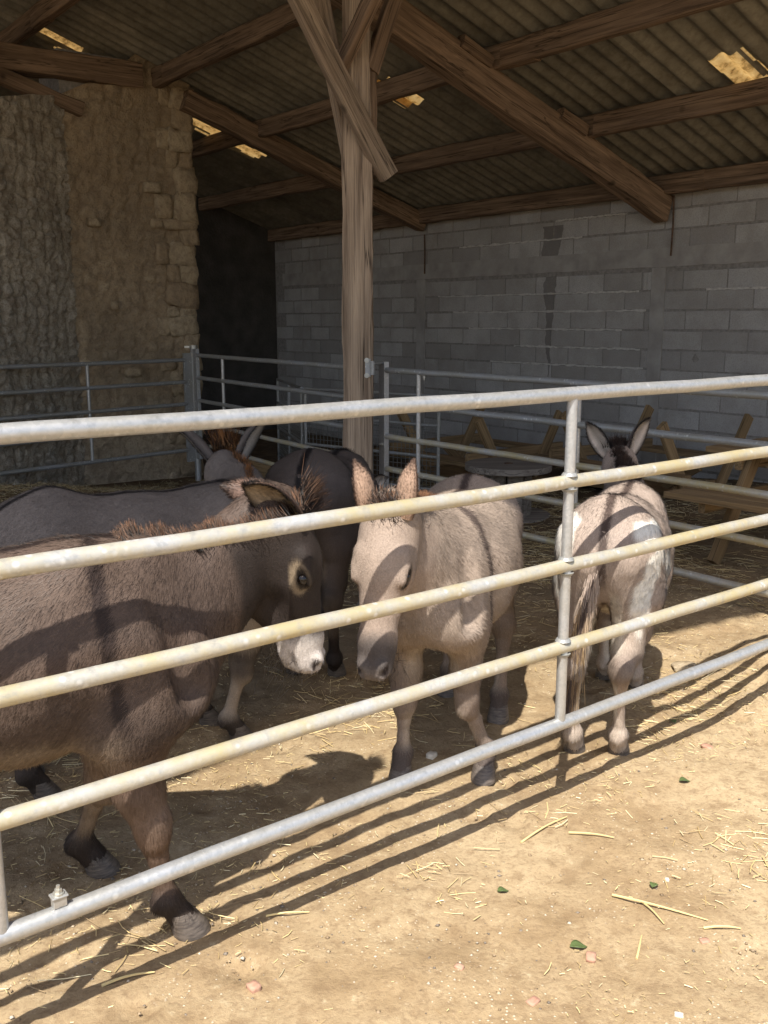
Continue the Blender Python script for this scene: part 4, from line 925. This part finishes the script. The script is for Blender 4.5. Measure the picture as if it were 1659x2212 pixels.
DONKEYS = [
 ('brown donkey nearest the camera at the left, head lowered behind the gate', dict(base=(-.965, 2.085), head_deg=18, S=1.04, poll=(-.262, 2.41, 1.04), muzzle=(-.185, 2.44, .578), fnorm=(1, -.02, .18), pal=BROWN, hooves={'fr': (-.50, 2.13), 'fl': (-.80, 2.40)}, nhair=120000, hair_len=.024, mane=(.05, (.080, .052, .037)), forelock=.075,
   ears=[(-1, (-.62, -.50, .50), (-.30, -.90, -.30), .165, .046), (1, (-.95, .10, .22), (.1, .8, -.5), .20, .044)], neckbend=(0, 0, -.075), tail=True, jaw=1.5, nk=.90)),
 ('grey donkey behind the brown one, facing away with raised ears and orange mane', dict(base=(-.80, 3.15), head_deg=35, S=.99, poll=(-.635, 3.72, .955), muzzle=(-.60, 4.05, .60), fnorm=(0, .6, .8), pal=GREY, hooves={'fl': (-.665, 3.36), 'fr': (-.53, 3.235)}, pitch=-.075, nhair=70000, mane=(.04, (.30, .165, .075)), forelock=.11, msp=.007, nmn=1500,
   ears=[(1, (-.80, .06, .55), (-.75, -.30, -.60), .215, .052), (-1, (.58, .0, .66), (.90, -.30, -.40), .205, .052)], neckbend=(.05, .03, .0))),
 ('dark grey-brown donkey seen from behind in front of the timber post', dict(base=(-.255, 4.27), head_deg=80, S=.94, poll=(-.14, 5.05, .60), muzzle=(-.12, 5.28, .20), fnorm=(0, .8, .5), pal=DARK, hooves={'hr': (-.205, 3.86), 'hl': (-.385, 3.88)}, pitch=-.16, width=1.05, nhair=60000, ears=[(1, (-.5, .6, .2), (-.7, -.5, 0), .2, .045), (-1, (.5, .6, .2), (.7, -.5, 0), .2, .045)], tailswing=.05)),
 ('pale beige donkey facing the camera in the centre with its head down', dict(base=(.245, 3.26), head_deg=-104, S=.955, poll=(.018, 2.64, .985), muzzle=(-.035, 2.50, .525), fnorm=(-.30, -1, .35), pal=BEIGE, hooves={'fr': (.055, 2.92), 'fl': (.335, 2.955), 'hl': (.44, 3.42), 'hr': (.26, 3.66)}, width=1.05, nhair=110000, hair_len=.024, mane=(.04, (.16, .105, .075)), tail=True,
   ears=[(-1, (-.30, .05, .9), (-.6, .55, 0), .158, .034), (1, (.22, .0, .95), (.6, .6, 0), .165, .034)], earfur=.011, hw=1.12, knees={'fl': (-.03, 0, 0)})),
 ('spotted beige and white donkey at the right, seen from behind', dict(base=(.90, 3.515), head_deg=69, S=.90, poll=(1.04, 4.16, .915), muzzle=(1.15, 4.50, .62), fnorm=(0, .5, .85), pal=SPOT, hooves={'hl': (.68, 3.16), 'hr': (.833, 3.14), 'fr': (1.05, 3.75), 'fl': (.95, 3.87)}, width=.84, pitch=-.09, nhair=100000, hair_len=.024, cross=False, tailswing=.09, mane=(.04, None),
   ears=[(1, (-.52, -.05, .72), (-.35, -.9, -.1), .172, .037), (-1, (.44, -.05, .78), (.45, -.85, -.1), .172, .037)],
   white=[(-.44, .15, .79, .12), (-.44, .17, .66, .10), (-.44, -.12, .84, .075), (-.38, -.16, .82, .105), (-.45, -.16, .73, .075), (-.47, -.15, .65, .07), (-.46, -.13, .57, .065), (-.45, -.12, .50, .05), (-.06, -.26, .60, .15), (.06, -.22, .54, .14), (-.12, -.22, .52, .10)])),
]
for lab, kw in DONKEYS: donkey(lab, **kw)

# ------------------------------------------------------------------ straw, chaff and stones
def on_ground(u, v):
    th = R(PITCH); x = (u - IW / 2) / FPX; z_ = -(v - IH / 2) / FPX
    r_ = np.array([x, math.cos(th) + z_ * math.sin(th), -math.sin(th) + z_ * math.cos(th)]); t_ = -CAMH / r_[2]; p = r_ * t_; return np.array([p[0], p[1], gzf(p[0], p[1])])
def straw_geo(P, yaw, ln, wd, lift, col, tilt):
    """three-sided stalks, slightly bent"""
    n = len(P); d = np.stack([np.cos(yaw) * np.cos(tilt), np.sin(yaw) * np.cos(tilt), np.sin(tilt)], -1); s_ = np.stack([-np.sin(yaw), np.cos(yaw), 0 * yaw], -1); u_ = np.cross(d, s_)
    bend = RNG.normal(0, .08, n)[:, None] * s_; Vs = []
    for k, t_ in enumerate((-.5, 0, .5)):
        c = P + UP * lift[:, None] + d * (ln * t_)[:, None] + bend * (ln * (.25 - t_ * t_))[:, None] * 2
        for an in (math.pi / 2, math.pi * 7 / 6, math.pi * 11 / 6): Vs.append(c + s_ * (wd * math.cos(an))[:, None] + u_ * (wd * math.sin(an))[:, None] * (.6))
    V = np.stack(Vs, 1).reshape(-1, 3); b_ = np.arange(n)[:, None] * 9
    F = np.concatenate([b_ + np.array([[k * 3 + i, k * 3 + (i + 1) % 3, (k + 1) * 3 + (i + 1) % 3, (k + 1) * 3 + i]]) for k in (0, 1) for i in range(3)], 0)
    return V, F, np.repeat(col, 9, 0)
STRAW_C = np.array([[.66, .52, .26], [.55, .41, .19], [.72, .62, .38], [.42, .30, .14], [.30, .21, .11]])
def scatter(n, a0, a1, b0, b1, dens=None, seed=0, keep=.5):
    ps = []
    while sum(len(p) for p in ps) < n:
        a_ = RNG.uniform(a0, a1, n); b_ = RNG.uniform(b0, b1, n); P = a_[:, None] * A + b_[:, None] * B
        m_ = vnoise(P * 1.7 + seed, seed) + .5 * vnoise(P * 6 + seed, seed + 1) > keep + RNG.normal(0, .18, n); ps.append(P[m_])
    P = np.concatenate(ps)[:n]; P[:, 2] = gz(P[:, 0], P[:, 1]); return P
def straw_obj(name, label, sets):
    Vs = []; Fs = []; Cs = []; off = 0
    for P, l0, l1, w_, dark, tl in sets:
        n = len(P); ln = RNG.uniform(l0, l1, n) * RNG.choice([1, 1, .6, .35], n); wd = w_ * RNG.uniform(.5, 1.2, n)
        col = STRAW_C[RNG.choice(5, n, p=[.3, .25, .15, .2, .1])] * RNG.uniform(.75, 1.15, n)[:, None] * dark
        V, F, C = straw_geo(P, RNG.uniform(0, 2 * math.pi, n), ln, wd, RNG.uniform(.001, .008, n) + wd, col, RNG.normal(0, tl, n)); Vs.append(V); Fs.append(F + off); Cs.append(C); off += len(V)
    me = mesh_np(name, np.concatenate(Vs), np.concatenate(Fs)); set_col(me, np.concatenate(Cs)); o = add_obj(name, me, STRAWM); set_tags(o, label, None, None, 'stuff'); return o
straw_obj('straw', 'loose yellow straw and chaff scattered over the earth', [
    (scatter(3800, .0, 5.2, 1.95, 4.6, seed=4, keep=.84), .03, .13, .0017, 1.0, .05), (scatter(9000, .0, 5.2, 1.7, 4.8, seed=14, keep=.78), .008, .035, .0013, 1.0, .1),
    (scatter(420, 1.5, 4.2, 1.2, 1.85, seed=5, keep=.95), .02, .09, .0016, 1.05, .05), (scatter(2600, .2, 4.8, .6, 1.9, seed=6, keep=.86), .006, .022, .0012, 1.0, .1)])
straw_obj('bedding', 'matted brown straw bedding deep inside the barn', [
    (scatter(9000, .5, 6.5, 4.3, 9.7, seed=7, keep=.6), .05, .2, .0028, .62, .12), (scatter(5000, .8, 4.5, 6.8, 9.6, seed=8, keep=.6), .06, .25, .003, .38, .25), (scatter(5000, 4.5, 8.3, 2.2, 8, seed=9, keep=.65), .05, .18, .0026, .8, .08)])
def pebble_obj(name, label, P, r0, r1, cols):
    ico = np.array([[1, 0, 0], [-1, 0, 0], [0, 1, 0], [0, -1, 0], [0, 0, 1], [0, 0, -1.]]); f0 = np.array([[0, 2, 4], [2, 1, 4], [1, 3, 4], [3, 0, 4], [2, 0, 5], [1, 2, 5], [3, 1, 5], [0, 3, 5]])
    n = len(P); an = RNG.uniform(0, 6.28, n); sc = (r0 + (r1 - r0) * RNG.random(n) ** 3)[:, None] * RNG.uniform(.6, 1.2, (n, 3)) * np.array([1, 1, .6]); q = ico[None] * RNG.uniform(.75, 1.2, (n, 6, 1)) * sc[:, None]
    V = np.stack([q[..., 0] * np.cos(an)[:, None] - q[..., 1] * np.sin(an)[:, None], q[..., 0] * np.sin(an)[:, None] + q[..., 1] * np.cos(an)[:, None], q[..., 2]], -1) + P[:, None]
    F = (f0[None] + np.arange(n)[:, None, None] * 6).reshape(-1, 3); C = np.repeat(np.array(cols)[RNG.integers(0, len(cols), n)] * RNG.uniform(.7, 1.2, n)[:, None], 6, 0)
    me = mesh_np(name, V.reshape(-1, 3), F, True); set_col(me, np.clip(C, 0, .9)); o = add_obj(name, me, STRAWM); set_tags(o, label, None, None, 'stuff'); return o
pebble_obj('gravel', 'small pale and dark pebbles and crumbs in the dry earth', np.concatenate([scatter(6500, -.2, 4.6, .5, 2.6, seed=10, keep=.6), scatter(1500, .5, 5, 2.4, 4.5, seed=11, keep=.7)]), .0016, .008, [(.34, .25, .155), (.42, .33, .22), (.5, .43, .33), (.28, .2, .12), (.2, .165, .13)])
def stalk(label, u0, v0, u1, v1, r=.0035):
    p, q = on_ground(u0, v0), on_ground(u1, v1); d = q - p; sd_ = np.array([-d[1], d[0], 0]); pts = []
    for k in range(8):
        t_ = k / 7; pts.append(p + d * t_ + sd_ * .018 * math.sin(t_ * 3.1 + u0) + UP * (r + .002 + .006 * math.sin(t_ * 3.14)))
    mb = MB(); mb.tube(pts, [r * (1 - .5 * k / 7) for k in range(8)], 6); o = mb.build('straw_stalk', None, None, True); set_col(o.data, np.tile(np.array([.70, .55, .26]) * random.uniform(.8, 1.1), (len(o.data.vertices), 1))); o.data.materials.append(STRAWM)
    set_tags(o, label, 'straw', 'long straw stalks lying on the earth')
stalk('longest pale straw stalk lying on the earth at lower right', 1322, 1934, 1529, 1991, .0034)
stalk('short thick straw stalk right of the longest stalk at lower right', 1519, 2007, 1600, 2012, .0034)
stalk('straw stalk pointing at the camera below the longest stalk', 1374, 2068, 1388, 2019, .003)
stalk('thin dark straw stalk crossing under the longest stalk', 1384, 1948, 1436, 1996, .003)
stalk('slanting straw stalk on the earth below the gate upright', 1124, 1814, 1226, 1764)
stalk('bundled straw stalk right of the slanting one below the gate', 1229, 1796, 1326, 1810, .0034)
stalk('straw stalk on the earth at lower left, below the bolted clamp', 220, 2136, 334, 2104, .004)
stalk('straw stalk right of the brown donkey hoof', 575, 1984, 668, 1975, .003)
t = NT('green_leaf'); t.p.inputs['Base Color'].default_value = (.085, .12, .04, 1); t.rough(.5); LEAFM = t.m
def leaf(label, u, v, yaw, L_):
    p = on_ground(u, v); V = []; n = 7
    for k in range(n):
        t_ = k / (n - 1); w_ = .34 * math.sin(math.pi * t_ ** .8) * L_
        for s_ in (-1, -.5, 0, .5, 1):
            x = (t_ - .5) * L_; y = s_ * w_; V.append(p + np.array([x * math.cos(yaw) - y * math.sin(yaw), x * math.sin(yaw) + y * math.cos(yaw), .006 + abs(s_) * w_ * .22 + .004 * math.sin(t_ * 5)]))
    F = [(k * 5 + i, k * 5 + i + 1, k * 5 + i + 6, k * 5 + i + 5) for k in range(n - 1) for i in range(4)]
    mb = MB(); mb.add(V, F); o = mb.build('fallen_leaf', LEAFM, None, True); sd_ = o.modifiers.new('t', 'SOLIDIFY'); sd_.thickness = .0008; set_tags(o, label, 'leaf', 'green fallen leaves')
leaf('small round green leaf left of the other leaves on the open earth', 1087, 1919, .3, .034); leaf('green leaf just above the longest straw stalk', 1413, 1912, 1.0, .035); leaf('curled green leaf nearest the camera, below the round leaf', 1250, 2041, .1, .045); leaf('green leaf inside the gate beside the spotted donkey hooves', 1453, 1557, 1.8, .04); leaf('dark green leaf by the rail shadows near the right edge', 1479, 1690, .1, .04)
t = NT('red_tile'); p = t.pos(); t.col(t.ramp(t.noise(p, 60, 3), [(.3, (.38, .19, .13)), (.7, (.46, .29, .2))])); TILEM = t.m
t = NT('pale_stone'); p = t.pos(); t.col(t.ramp(t.noise(p, 40, 3), [(.3, (.50, .44, .35)), (.7, (.68, .63, .54))])); PALEM = t.m
t = NT('earthy_rock'); p = t.pos(); t.col(t.ramp(t.noise(p, 22, 6, .7), [(.3, (.30, .22, .13)), (.55, (.45, .36, .24)), (.75, (.58, .50, .37))])); t.bump(t.noise(p, 40, 5, .7), .8, .02); EARTHROCK = t.m
def bit(name, label, u, v, h, m, cat, group, k):
    p = on_ground(u, v); me = rock_mesh(name, h, k, .3 if h[0] > .04 else .2, 5 if h[0] > .04 else 2); me.materials.append(m); o = add_obj(name, me, None, None, Vector(p) + Vector((0, 0, h[2] * .35))); o.rotation_euler.z = k * 1.3; set_tags(o, label, cat, group)
TG = 'red tile fragments in the earth'
bit('tile_fragment', 'largest red tile fragment, below the curled green leaf', 1277, 2060, (.016, .011, .004), TILEM, 'tile', TG, 1); bit('tile_fragment', 'small red tile fragment left of the curled green leaf', 992, 2092, (.010, .008, .004), TILEM, 'tile', TG, 2); bit('tile_fragment', 'red tile fragment at the very bottom of the picture', 1152, 2160, (.015, .010, .004), TILEM, 'tile', TG, 3); bit('tile_fragment', 'pinkish tile fragment inside the gate right of the spotted donkey', 1529, 1612, (.022, .014, .005), TILEM, 'tile', TG, 4); bit('tile_fragment', 'small red tile fragment by the short thick stalk', 1522, 2033, (.011, .009, .004), TILEM, 'tile', TG, 5)
SG = 'loose stones on the earth'
bit('stone', 'small white stone above the longest straw stalk', 1441, 1900, (.006, .005, .004), PALEM, 'stone', SG, 6); bit('stone', 'white stone at the bottom edge of the picture', 1466, 2198, (.009, .006, .004), PALEM, 'stone', SG, 7); bit('stone', 'tan stone between the front hooves of the beige donkey', 932, 1640, (.017, .014, .012), PALEM, 'stone', SG, 8); bit('stone', 'pink stone at lower left below the gate', 548, 2138, (.014, .012, .010), TILEM, 'stone', SG, 9)
bit('stone', 'small tan clod just inside the gate near the right edge', 1480, 1440, (.05, .035, .015), EARTHROCK, 'stone', SG, 12)
